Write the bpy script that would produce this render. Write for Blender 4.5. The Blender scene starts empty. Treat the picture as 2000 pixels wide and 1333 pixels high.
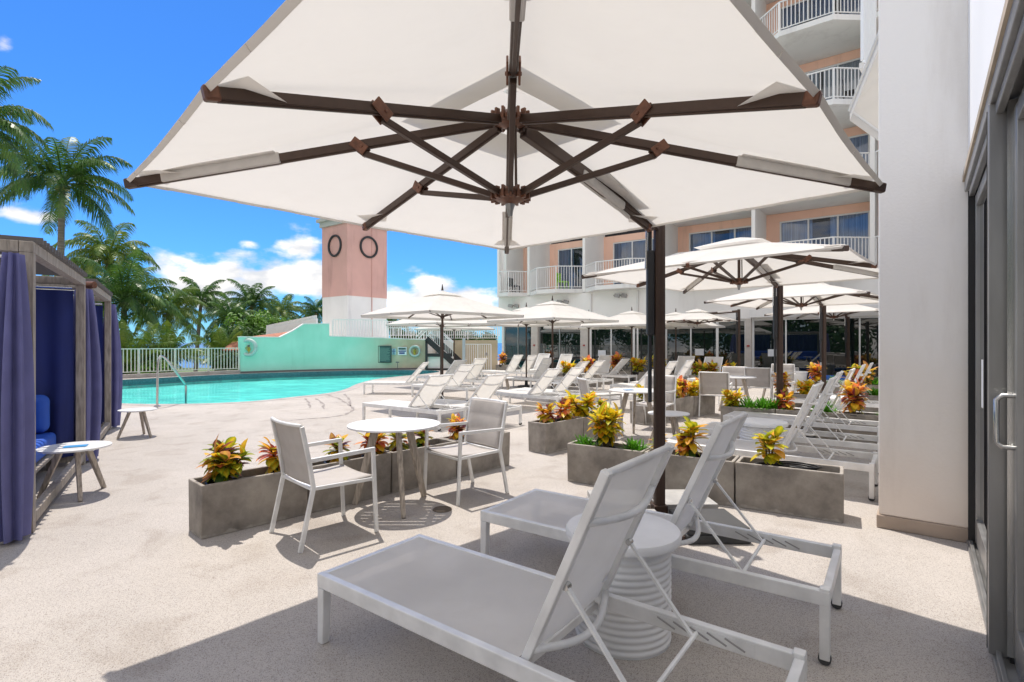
import bpy, bmesh, math, random
from mathutils import Vector, Matrix, noise
rnd = random.Random(7)
S = bpy.context.scene
COL = S.collection
R = math.radians
# ------------------------------------------------------------------ camera, sky, sun, exposure
H = 1.47                      # eye height
F = 1040.0                    # focal length in photo pixels (2000 wide)
cam = bpy.data.cameras.new('camera'); cam.sensor_width = 36; cam.lens = F/2000*36
cam.shift_y = 3.5/2000; cam.clip_start = 0.05; cam.clip_end = 20000
co = bpy.data.objects.new('camera', cam); COL.objects.link(co)
co.location = (0, 0, H); co.rotation_euler = (R(90), 0, 0); S.camera = co
S.view_settings.view_transform = 'Standard'; S.view_settings.look = 'None'
S.view_settings.exposure = 0.38; S.view_settings.gamma = 1

SUN_TO = Vector((-0.178, 0.30, 1.0)).normalized()
sl = bpy.data.lights.new('sun', 'SUN'); sl.energy = 3.6; sl.angle = R(0.53); sl.color = (1.0, 0.93, 0.845)
so = bpy.data.objects.new('sun', sl); COL.objects.link(so); so.location = (-6, 10, 30)
so.rotation_euler = SUN_TO.to_track_quat('Z', 'Y').to_euler()

W = bpy.data.worlds.new('World'); S.world = W; W.use_nodes = True
nt = W.node_tree; nt.nodes.clear()
def N(tree, t, **kw):
    n = tree.nodes.new(t)
    for k, v in kw.items(): setattr(n, k, v)
    return n
def world():
    L = nt.links.new
    out = N(nt, 'ShaderNodeOutputWorld'); bg = N(nt, 'ShaderNodeBackground')
    sky = N(nt, 'ShaderNodeTexSky', sky_type='NISHITA'); sky.sun_disc = False
    sky.sun_elevation = math.asin(SUN_TO.z); sky.sun_rotation = math.atan2(SUN_TO.x, SUN_TO.y)
    sky.air_density = 1.0; sky.dust_density = 0.2; sky.ozone_density = 3.0; sky.altitude = 0
    hs = N(nt, 'ShaderNodeHueSaturation'); hs.inputs['Saturation'].default_value = 1.0
    hs.inputs['Hue'].default_value = 0.5
    tn = N(nt, 'ShaderNodeMix', data_type='RGBA', blend_type='MULTIPLY'); tn.inputs[0].default_value = 1; tn.inputs[7].default_value = (.36, .86, 1.52, 1)
    L(sky.outputs[0], tn.inputs[6]); L(tn.outputs[2], hs.inputs['Color'])
    tc = N(nt, 'ShaderNodeTexCoord')
    no = N(nt, 'ShaderNodeTexNoise'); no.inputs['Scale'].default_value = 9; no.inputs['Detail'].default_value = 9
    no.inputs['Roughness'].default_value = 0.55
    mp = N(nt, 'ShaderNodeMapping'); mp.inputs['Scale'].default_value = (1, 1, 2.0)
    L(tc.outputs['Generated'], mp.inputs[0]); L(mp.outputs[0], no.inputs['Vector'])
    nrm = N(nt, 'ShaderNodeVectorMath', operation='NORMALIZE'); L(tc.outputs['Generated'], nrm.inputs[0])
    # cloud banks: soft ellipses in direction space (azimuth deg from +Y, elevation deg, half sizes)
    def M(op, a, b=None, c=None):
        n = N(nt, 'ShaderNodeMath', operation=op)
        for i, x in enumerate((a, b, c)):
            if x is None: continue
            if isinstance(x, (int, float)): n.inputs[i].default_value = x
            else: L(x, n.inputs[i])
        return n.outputs[0]
    sep = N(nt, 'ShaderNodeSeparateXYZ'); L(nrm.outputs[0], sep.inputs[0])
    az = M('ARCTAN2', sep.outputs[0], sep.outputs[1]); el = M('ARCSINE', sep.outputs[2])
    tot = None
    def ae(px, py):
        x = (px-1000)/F; z = (670-py)/F
        return math.atan2(x, 1), math.atan2(z, math.hypot(x, 1))
    banks = [(400,560,.10,.05,1.05),(660,540,.08,.045,1.0),(430,548,.085,.045,1),(520,545,.11,.05,1.05),(610,552,.10,.05,1.05),(450,525,.05,.035,1),(575,487,.055,.024,.95),(485,474,.03,.013,.8),
             (565,437,.05,.013,.62),(830,556,.07,.038,1),(770,585,.08,.05,1),(925,590,.09,.04,.8),(620,600,.10,.022,.75),(25,418,.045,.018,.9),(8,80,.022,.02,.75),
             (92,424,.02,.01,.6),(-200,520,.2,.06,1),(1500,560,.4,.08,1),(350,585,.12,.02,.65),(790,605,.2,.03,.7)]
    for (px, py, sx, sy, w) in banks:
        a0, e0 = ae(px, py)
        dx = M('MULTIPLY', M('SUBTRACT', az, a0), 1/sx); dy = M('MULTIPLY', M('SUBTRACT', el, e0), 1/sy)
        d = M('SQRT', M('ADD', M('MULTIPLY', dx, dx), M('MULTIPLY', dy, dy)))
        v = M('MULTIPLY', M('SUBTRACT', 1.15, d), w)
        tot = v if tot is None else M('SMOOTH_MAX', tot, v, 0.15)
    # unseen clouds added behind the viewer as bright fill for the shaded faces
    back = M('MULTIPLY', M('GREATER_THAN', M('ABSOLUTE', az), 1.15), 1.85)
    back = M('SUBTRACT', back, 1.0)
    tot = M('MAXIMUM', tot, back); tot = M('MAXIMUM', tot, M('SUBTRACT', M('MULTIPLY', M('GREATER_THAN', el, .85), 1.66), 1.0))  # high cloud cover out of view, added to whiten the blue fill
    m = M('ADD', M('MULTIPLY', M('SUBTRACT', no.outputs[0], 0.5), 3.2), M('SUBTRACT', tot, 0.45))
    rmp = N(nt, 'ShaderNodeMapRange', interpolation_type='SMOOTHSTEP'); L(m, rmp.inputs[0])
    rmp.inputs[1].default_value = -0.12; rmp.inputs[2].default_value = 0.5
    n2 = N(nt, 'ShaderNodeTexNoise'); n2.inputs['Scale'].default_value = 14; n2.inputs['Detail'].default_value = 5
    L(mp.outputs[0], n2.inputs['Vector'])
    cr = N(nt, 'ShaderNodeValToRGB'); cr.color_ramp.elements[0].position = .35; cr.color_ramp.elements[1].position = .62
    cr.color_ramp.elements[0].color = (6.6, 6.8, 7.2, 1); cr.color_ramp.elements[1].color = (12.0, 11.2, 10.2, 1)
    L(n2.outputs[0], cr.inputs[0])
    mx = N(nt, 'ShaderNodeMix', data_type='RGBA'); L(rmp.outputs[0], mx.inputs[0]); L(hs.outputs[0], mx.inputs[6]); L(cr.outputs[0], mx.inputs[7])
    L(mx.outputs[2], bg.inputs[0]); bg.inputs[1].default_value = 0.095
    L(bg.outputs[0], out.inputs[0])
world()

# ------------------------------------------------------------------ helpers
def P(px, py, z=0.0):
    Y = F*(H-z)/(py-670.0); return Vector(((px-1000)/F*Y, Y, z))
def D(px, Y, z=0.0): return Vector(((px-1000)/F*Y, Y, z))
CU, SU = .7926, .6097
def UV(u, v, z=0.0): return Vector((u*SU - v*CU, u*CU + v*SU, z))      # u along the right wing, v along the hotel front

class MB:
    def __init__(s): s.bm = bmesh.new()
    def quad(s, a, b, c, d):
        vs = [s.bm.verts.new(p) for p in (a, b, c, d)]; return s.bm.faces.new(vs)
    def poly(s, pts): return s.bm.faces.new([s.bm.verts.new(p) for p in pts])
    def hexa(s, p):      # 8 points: bottom ring 0-3, top ring 4-7
        v = [s.bm.verts.new(q) for q in p]
        for f in ((3,2,1,0),(4,5,6,7),(0,1,5,4),(1,2,6,5),(2,3,7,6),(3,0,4,7)): s.bm.faces.new([v[i] for i in f])
    def box(s, x0, y0, z0, x1, y1, z1):
        s.hexa([(x0,y0,z0),(x1,y0,z0),(x1,y1,z0),(x0,y1,z0),(x0,y0,z1),(x1,y0,z1),(x1,y1,z1),(x0,y1,z1)])
    def bar(s, a, b, w, h, up=(0,0,1), w2=None, h2=None):      # box bar from a to b
        a = Vector(a); b = Vector(b); d = (b-a).normalized(); up = Vector(up)
        if abs(d.dot(up)) > .99: up = Vector((0,1,0))
        sd = d.cross(up).normalized(); u = sd.cross(d).normalized()
        w2 = w if w2 is None else w2; h2 = h if h2 is None else h2
        r = []
        for p, ww, hh in ((a, w, h), (b, w2, h2)):
            for i, j in ((-1,-1),(1,-1),(1,1),(-1,1)): r.append(p + sd*i*ww/2 + u*j*hh/2)
        s.hexa(r)
    def tube(s, pts, r, n=8, cap=True):
        pts = [Vector(p) for p in pts]; rings = []; up = None
        rs = r if isinstance(r, (list, tuple)) else [r]*len(pts)
        for i, p in enumerate(pts):
            d = (pts[min(i+1, len(pts)-1)] - pts[max(i-1, 0)]).normalized()
            if up is None:
                up = Vector((0,0,1)) if abs(d.z) < .9 else Vector((1,0,0))
            sd = d.cross(up).normalized(); up = sd.cross(d).normalized()
            rings.append([s.bm.verts.new(p + (sd*math.cos(2*math.pi*k/n) + up*math.sin(2*math.pi*k/n))*rs[i]) for k in range(n)])
        for a, b in zip(rings, rings[1:]):
            for k in range(n): s.bm.faces.new((a[k], a[(k+1)%n], b[(k+1)%n], b[k]))
        if cap:
            s.bm.faces.new(rings[0][::-1]); s.bm.faces.new(rings[-1])
    def lathe(s, prof, n=40, c=(0,0,0), smooth=True):
        rings = []
        for (r, z) in prof:
            rings.append([s.bm.verts.new((c[0]+r*math.cos(2*math.pi*k/n), c[1]+r*math.sin(2*math.pi*k/n), c[2]+z)) for k in range(n)])
        for a, b in zip(rings, rings[1:]):
            for k in range(n): s.bm.faces.new((a[k], a[(k+1)%n], b[(k+1)%n], b[k]))
        s.bm.faces.new(rings[0][::-1]); s.bm.faces.new(rings[-1])
    def prism(s, pts2, z0, z1):
        b = [s.bm.verts.new((p[0], p[1], z0)) for p in pts2]; t = [s.bm.verts.new((p[0], p[1], z1)) for p in pts2]
        s.bm.faces.new(b[::-1]); s.bm.faces.new(t); n = len(b)
        for i in range(n): s.bm.faces.new((b[i], b[(i+1)%n], t[(i+1)%n], t[i]))
    def grid(s, f, nu, nv):
        g = [[s.bm.verts.new(f(i/nu, j/nv)) for j in range(nv+1)] for i in range(nu+1)]
        for i in range(nu):
            for j in range(nv): s.bm.faces.new((g[i][j], g[i+1][j], g[i+1][j+1], g[i][j+1]))
        return g
    def build(s, name, m, parent=None, smooth=False, bevel=0, solid=0, seg=2):
        bmesh.ops.recalc_face_normals(s.bm, faces=s.bm.faces)
        me = bpy.data.meshes.new(name); s.bm.to_mesh(me); s.bm.free()
        if m: me.materials.append(m)
        if smooth:
            for p in me.polygons: p.use_smooth = True
            if smooth != 'all':
                try: me.set_sharp_from_angle(angle=R(40))
                except Exception: pass
        o = bpy.data.objects.new(name, me); COL.objects.link(o)
        if parent: o.parent = parent
        if solid:
            q = o.modifiers.new('s', 'SOLIDIFY'); q.thickness = solid
        if bevel:
            q = o.modifiers.new('b', 'BEVEL'); q.width = bevel; q.segments = seg; q.limit_method = 'ANGLE'; q.angle_limit = R(40)
        return o

def tag(o, label=None, cat=None, group=None, kind=None):
    if label: o['label'] = label
    if cat: o['category'] = cat
    if group: o['group'] = group
    if kind: o['kind'] = kind
    return o
def thing(name, label, cat, loc=(0,0,0), rz=0, group=None):
    o = bpy.data.objects.new(name, None); o.empty_display_size = .1; COL.objects.link(o)
    o.location = loc; o.rotation_euler = (0, 0, rz); return tag(o, label, cat, group)
def dup(root, label, loc, rz=0, sc=None, group=None):
    def cp(o, par):
        c = o.copy(); COL.objects.link(c)
        if par: c.parent = par
        for ch in list(o.children): cp(ch, c)
        return c
    r = cp(root, None); r.location = loc; r.rotation_euler = (0, 0, rz)
    if sc: r.scale = sc if isinstance(sc, (tuple, list)) else (sc,)*3
    r['label'] = label
    if group: r['group'] = group
    return r
_used = {}
def place(proto, label, loc, rz=0, sc=None, group=None):
    if not _used.get(proto.name):
        _used[proto.name] = True
        proto.location = loc; proto.rotation_euler = (0, 0, rz); proto['label'] = label
        if sc: proto.scale = sc if isinstance(sc, (tuple, list)) else (sc,)*3
        if group: proto['group'] = group
        return proto
    return dup(proto, label, loc, rz, sc, group)

# ------------------------------------------------------------------ materials
def mat(name, c, rough=.6, metal=0, var=0, vscale=4, bump=0, bscale=60, c2=None, spec=.5, trans=0, detail=4, stretch=None, tcol=None):
    m = bpy.data.materials.new(name); m.use_nodes = True; t = m.node_tree; L = t.links.new
    b = t.nodes['Principled BSDF']; b.inputs['Base Color'].default_value = (*c, 1); b.inputs['Roughness'].default_value = rough
    b.inputs['Metallic'].default_value = metal; b.inputs['Specular IOR Level'].default_value = spec
    tc = N(t, 'ShaderNodeTexCoord'); src = tc.outputs['Object']
    if stretch:
        mp = N(t, 'ShaderNodeMapping'); mp.inputs['Scale'].default_value = stretch; L(src, mp.inputs[0]); src = mp.outputs[0]
    colout = None
    if var or c2:
        n = N(t, 'ShaderNodeTexNoise'); n.inputs['Scale'].default_value = vscale; n.inputs['Detail'].default_value = detail; L(src, n.inputs['Vector'])
        r = N(t, 'ShaderNodeValToRGB'); r.color_ramp.elements[0].position = .33; r.color_ramp.elements[1].position = .67
        a = c2 if c2 else tuple(x*(1-var) for x in c)
        r.color_ramp.elements[0].color = (*a, 1); r.color_ramp.elements[1].color = (*(min(1, x*(1+var*.5)) for x in c), 1)
        L(n.outputs[0], r.inputs[0]); L(r.outputs[0], b.inputs['Base Color']); colout = r.outputs[0]
        mr = N(t, 'ShaderNodeMapRange'); mr.inputs[3].default_value = max(0.02, rough-.08); mr.inputs[4].default_value = min(1, rough+.1)
        L(n.outputs[0], mr.inputs[0]); L(mr.outputs[0], b.inputs['Roughness'])
    if bump:
        n = N(t, 'ShaderNodeTexNoise'); n.inputs['Scale'].default_value = bscale; n.inputs['Detail'].default_value = 3; L(src, n.inputs['Vector'])
        bp = N(t, 'ShaderNodeBump'); bp.inputs['Strength'].default_value = bump; bp.inputs['Distance'].default_value = .01
        L(n.outputs[0], bp.inputs['Height']); L(bp.outputs[0], b.inputs['Normal'])
    if trans:
        tr = N(t, 'ShaderNodeBsdfTranslucent'); tr.inputs[0].default_value = (*(tcol or c), 1)
        if colout and not tcol: L(colout, tr.inputs[0])
        mx = N(t, 'ShaderNodeMixShader'); mx.inputs[0].default_value = trans
        L(b.outputs[0], mx.inputs[1]); L(tr.outputs[0], mx.inputs[2]); L(mx.outputs[0], t.nodes['Material Output'].inputs[0])
    return m

def deck_material():
    m = bpy.data.materials.new('speckled_deck'); m.use_nodes = True; t = m.node_tree; L = t.links.new
    b = t.nodes['Principled BSDF']; b.inputs['Roughness'].default_value = .85; b.inputs['Specular IOR Level'].default_value = .25
    tc = N(t, 'ShaderNodeTexCoord'); O = tc.outputs['Object']
    big = N(t, 'ShaderNodeTexNoise'); big.inputs['Scale'].default_value = .55; big.inputs['Detail'].default_value = 6; big.inputs['Roughness'].default_value = .6; L(O, big.inputs['Vector'])
    r1 = N(t, 'ShaderNodeValToRGB'); e = r1.color_ramp.elements
    e[0].position = .3; e[0].color = (.395, .368, .338, 1); e[1].position = .68; e[1].color = (.495, .462, .428, 1); L(big.outputs[0], r1.inputs[0])
    vo = N(t, 'ShaderNodeTexVoronoi'); vo.inputs['Scale'].default_value = 300; L(O, vo.inputs['Vector'])
    bw = N(t, 'ShaderNodeSeparateColor'); L(vo.outputs['Color'], bw.inputs[0])
    r2 = N(t, 'ShaderNodeValToRGB'); e = r2.color_ramp.elements; e[0].position = .0; e[0].color = (.52, .48, .46, 1); e[1].position = .34; e[1].color = (1, 1, 1, 1)
    q = r2.color_ramp.elements.new(.85); q.color = (1.12, 1.1, 1.08, 1)
    L(bw.outputs[0], r2.inputs[0])
    mx = N(t, 'ShaderNodeMix', data_type='RGBA', blend_type='MULTIPLY'); mx.inputs[0].default_value = 1; L(r1.outputs[0], mx.inputs[6]); L(r2.outputs[0], mx.inputs[7])
    # broad worn / damp stains
    st = N(t, 'ShaderNodeTexNoise'); st.inputs['Scale'].default_value = 2.1; st.inputs['Detail'].default_value = 8; st.inputs['Distortion'].default_value = .8; L(O, st.inputs['Vector'])
    r3 = N(t, 'ShaderNodeValToRGB'); e = r3.color_ramp.elements; e[0].position = .32; e[0].color = (.86, .84, .82, 1); e[1].position = .47; e[1].color = (1, 1, 1, 1); L(st.outputs[0], r3.inputs[0])
    m2 = N(t, 'ShaderNodeMix', data_type='RGBA', blend_type='MULTIPLY'); m2.inputs[0].default_value = 1; L(mx.outputs[2], m2.inputs[6]); L(r3.outputs[0], m2.inputs[7])
    L(m2.outputs[2], b.inputs['Base Color'])
    bp = N(t, 'ShaderNodeBump'); bp.inputs['Strength'].default_value = .35; bp.inputs['Distance'].default_value = .004; L(vo.outputs['Distance'], bp.inputs['Height']); L(bp.outputs[0], b.inputs['Normal'])
    return m

def concrete_material():
    m = mat('planter_concrete', (.30, .27, .235), .8, var=0, bump=.25, bscale=90)
    t = m.node_tree; L = t.links.new; b = t.nodes['Principled BSDF']
    tc = N(t, 'ShaderNodeTexCoord'); gm = N(t, 'ShaderNodeNewGeometry')
    n = N(t, 'ShaderNodeTexNoise'); n.inputs['Scale'].default_value = 3.2; n.inputs['Detail'].default_value = 9; n.inputs['Roughness'].default_value = .62; L(gm.outputs['Position'], n.inputs['Vector'])
    r = N(t, 'ShaderNodeValToRGB'); e = r.color_ramp.elements; e[0].position = .34; e[0].color = (.185, .165, .145, 1); e[1].position = .64; e[1].color = (.38, .345, .30, 1)
    L(n.outputs[0], r.inputs[0])
    sep = N(t, 'ShaderNodeSeparateXYZ'); L(tc.outputs['Object'], sep.inputs[0])
    n2 = N(t, 'ShaderNodeTexNoise'); n2.inputs['Scale'].default_value = 12; n2.inputs['Detail'].default_value = 6; L(gm.outputs['Position'], n2.inputs['Vector'])
    # chalky lime bloom along the foot and worn pale rim
    ad = N(t, 'ShaderNodeMath', operation='MULTIPLY_ADD'); L(n2.outputs[0], ad.inputs[0]); ad.inputs[1].default_value = .10; L(sep.outputs[2], ad.inputs[2])
    r2 = N(t, 'ShaderNodeValToRGB'); e = r2.color_ramp.elements; e[0].position = .058; e[0].color = (1, 1, 1, 1); e[1].position = .075; e[1].color = (0, 0, 0, 1)
    q = e.new(.445); q.color = (0, 0, 0, 1); q = e.new(.465); q.color = (.7, .7, .7, 1)
    L(ad.outputs[0], r2.inputs[0])
    mx = N(t, 'ShaderNodeMix', data_type='RGBA'); L(r2.outputs[0], mx.inputs[0]); L(r.outputs[0], mx.inputs[6]); mx.inputs[7].default_value = (.42, .385, .34, 1)
    L(mx.outputs[2], b.inputs['Base Color']); return m

def leaf_material():
    m = bpy.data.materials.new('coloured_leaf'); m.use_nodes = True; t = m.node_tree; L = t.links.new
    b = t.nodes['Principled BSDF']; b.inputs['Roughness'].default_value = .38
    a = N(t, 'ShaderNodeAttribute', attribute_name='Col'); L(a.outputs['Color'], b.inputs['Base Color'])
    tr = N(t, 'ShaderNodeBsdfTranslucent'); L(a.outputs['Color'], tr.inputs[0])
    mx = N(t, 'ShaderNodeMixShader'); mx.inputs[0].default_value = .38
    L(b.outputs[0], mx.inputs[1]); L(tr.outputs[0], mx.inputs[2]); L(mx.outputs[0], t.nodes['Material Output'].inputs[0]); return m

def glass_material(name, tint=(.75,.8,.82), refl=.05, trans=True, base=(.012,.018,.02), grough=0.0):
    m = bpy.data.materials.new(name); m.use_nodes = True; t = m.node_tree; L = t.links.new; t.nodes.remove(t.nodes['Principled BSDF'])
    fr = N(t, 'ShaderNodeFresnel'); fr.inputs['IOR'].default_value = 1.6
    ad = N(t, 'ShaderNodeMath', operation='ADD', use_clamp=True); L(fr.outputs[0], ad.inputs[0]); ad.inputs[1].default_value = refl
    gl = N(t, 'ShaderNodeBsdfGlossy'); gl.inputs['Roughness'].default_value = grough
    n = N(t, 'ShaderNodeTexNoise'); n.inputs['Scale'].default_value = .7; bp = N(t, 'ShaderNodeBump'); bp.inputs['Strength'].default_value = .12; bp.inputs['Distance'].default_value = .02
    L(n.outputs[0], bp.inputs['Height']); L(bp.outputs[0], gl.inputs['Normal'])
    if trans:
        tr = N(t, 'ShaderNodeBsdfTransparent'); tr.inputs[0].default_value = (*tint, 1)
    else:
        tr = N(t, 'ShaderNodeBsdfDiffuse'); tr.inputs[0].default_value = (*base, 1)
    mx = N(t, 'ShaderNodeMixShader'); L(ad.outputs[0], mx.inputs[0]); L(tr.outputs[0], mx.inputs[1]); L(gl.outputs[0], mx.inputs[2])
    L(mx.outputs[0], t.nodes['Material Output'].inputs[0]); return m

def water_material(name, tint, bs, strength):
    m = bpy.data.materials.new(name); m.use_nodes = True; t = m.node_tree; L = t.links.new; t.nodes.remove(t.nodes['Principled BSDF'])
    fr = N(t, 'ShaderNodeFresnel'); fr.inputs['IOR'].default_value = 1.33
    gl = N(t, 'ShaderNodeBsdfGlossy'); gl.inputs['Roughness'].default_value = .04
    tc = N(t, 'ShaderNodeTexCoord')
    n = N(t, 'ShaderNodeTexNoise'); n.inputs['Scale'].default_value = bs; n.inputs['Detail'].default_value = 4; n.inputs['Distortion'].default_value = .6; L(tc.outputs['Object'], n.inputs['Vector'])
    bp = N(t, 'ShaderNodeBump'); bp.inputs['Strength'].default_value = strength; bp.inputs['Distance'].default_value = .05; L(n.outputs[0], bp.inputs['Height'])
    L(bp.outputs[0], gl.inputs['Normal']); L(bp.outputs[0], fr.inputs['Normal'])
    tr = N(t, 'ShaderNodeBsdfTransparent'); tr.inputs[0].default_value = (*tint, 1)
    k = N(t, 'ShaderNodeMath', operation='MULTIPLY'); L(fr.outputs[0], k.inputs[0]); k.inputs[1].default_value = .6
    mx = N(t, 'ShaderNodeMixShader'); L(k.outputs[0], mx.inputs[0]); L(tr.outputs[0], mx.inputs[1]); L(gl.outputs[0], mx.inputs[2])
    L(mx.outputs[0], t.nodes['Material Output'].inputs[0]); return m

def pool_plaster():
    m = mat('pool_plaster', (.12, .62, .60), .6); t = m.node_tree; L = t.links.new; b = t.nodes['Principled BSDF']
    tc = N(t, 'ShaderNodeTexCoord'); n = N(t, 'ShaderNodeTexNoise'); n.inputs['Scale'].default_value = .5; L(tc.outputs['Object'], n.inputs['Vector'])
    r = N(t, 'ShaderNodeValToRGB'); r.color_ramp.elements[0].position = .3; r.color_ramp.elements[0].color = (.075, .53, .52, 1)
    r.color_ramp.elements[1].position = .7; r.color_ramp.elements[1].color = (.13, .66, .63, 1); L(n.outputs[0], r.inputs[0])
    # rippling light net of the water, painted into the plaster colour
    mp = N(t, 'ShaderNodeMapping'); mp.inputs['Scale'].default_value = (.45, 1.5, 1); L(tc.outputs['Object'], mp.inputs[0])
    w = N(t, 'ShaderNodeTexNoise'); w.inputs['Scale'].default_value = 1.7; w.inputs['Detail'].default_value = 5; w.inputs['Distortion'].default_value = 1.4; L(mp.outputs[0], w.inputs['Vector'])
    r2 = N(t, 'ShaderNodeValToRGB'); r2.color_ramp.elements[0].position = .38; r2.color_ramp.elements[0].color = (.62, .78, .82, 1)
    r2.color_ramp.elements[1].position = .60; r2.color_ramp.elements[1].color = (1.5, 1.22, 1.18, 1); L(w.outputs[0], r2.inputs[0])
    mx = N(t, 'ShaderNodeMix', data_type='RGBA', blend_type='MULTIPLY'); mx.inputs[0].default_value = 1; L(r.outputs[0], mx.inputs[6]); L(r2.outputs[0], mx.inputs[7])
    L(mx.outputs[2], b.inputs['Base Color']); return m

def wall_green():
    # mint paint that was washed over into cream towards the stair end, with water stains
    m = mat('mint_wall', (.30, .70, .55), .8, bump=.15, bscale=30); t = m.node_tree; L = t.links.new; b = t.nodes['Principled BSDF']
    tc = N(t, 'ShaderNodeTexCoord'); sep = N(t, 'ShaderNodeSeparateXYZ'); L(tc.outputs['Object'], sep.inputs[0])
    n = N(t, 'ShaderNodeTexNoise'); n.inputs['Scale'].default_value = 1.1; n.inputs['Detail'].default_value = 7; L(tc.outputs['Object'], n.inputs['Vector'])
    a = N(t, 'ShaderNodeMath', operation='MULTIPLY_ADD'); L(n.outputs[0], a.inputs[0]); a.inputs[1].default_value = 1.4; L(sep.outputs[0], a.inputs[2])
    r = N(t, 'ShaderNodeMapRange'); L(a.outputs[0], r.inputs[0]); r.inputs[1].default_value = -8.0; r.inputs[2].default_value = -5.2
    mx = N(t, 'ShaderNodeMix', data_type='RGBA'); L(r.outputs[0], mx.inputs[0])
    g = N(t, 'ShaderNodeValToRGB'); g.color_ramp.elements[0].position = .3; g.color_ramp.elements[0].color = (.35, .73, .59, 1)
    g.color_ramp.elements[1].position = .7; g.color_ramp.elements[1].color = (.43, .80, .67, 1); L(n.outputs[0], g.inputs[0])
    c = N(t, 'ShaderNodeValToRGB'); c.color_ramp.elements[0].position = .3; c.color_ramp.elements[0].color = (.42, .38, .25, 1)
    c.color_ramp.elements[1].position = .7; c.color_ramp.elements[1].color = (.60, .56, .42, 1); L(n.outputs[0], c.inputs[0])
    L(g.outputs[0], mx.inputs[6]); L(c.outputs[0], mx.inputs[7])
    L(mx.outputs[2], b.inputs['Base Color']); return m

def stucco_pillar():
    m = mat('cream_stucco', (.72, .68, .62), .85, bump=.22, bscale=45); t = m.node_tree; L = t.links.new; b = t.nodes['Principled BSDF']
    g = N(t, 'ShaderNodeNewGeometry'); sep = N(t, 'ShaderNodeSeparateXYZ'); L(g.outputs['Position'], sep.inputs[0])
    n = N(t, 'ShaderNodeTexNoise'); n.inputs['Scale'].default_value = 2; n.inputs['Detail'].default_value = 8; L(g.outputs['Position'], n.inputs['Vector'])
    a = N(t, 'ShaderNodeMath', operation='MULTIPLY_ADD'); L(n.outputs[0], a.inputs[0]); a.inputs[1].default_value = .8; L(sep.outputs[2], a.inputs[2])
    r = N(t, 'ShaderNodeValToRGB'); e = r.color_ramp.elements; e[0].position = .28; e[0].color = (.80, .71, .63, 1); e[1].position = .92; e[1].color = (.89, .875, .85, 1)
    q = e.new(.55); q.color = (.85, .80, .74, 1)
    d = N(t, 'ShaderNodeMath', operation='DIVIDE'); L(a.outputs[0], d.inputs[0]); d.inputs[1].default_value = 2.2; L(d.outputs[0], r.inputs[0])
    L(r.outputs[0], b.inputs['Base Color']); return m

def canvas_material():
    m = mat('canvas', (.80, .785, .75), .9, var=.04, vscale=3, bump=.35, bscale=7, trans=.42, spec=.2, tcol=(.72, .695, .65))
    return m

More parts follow.
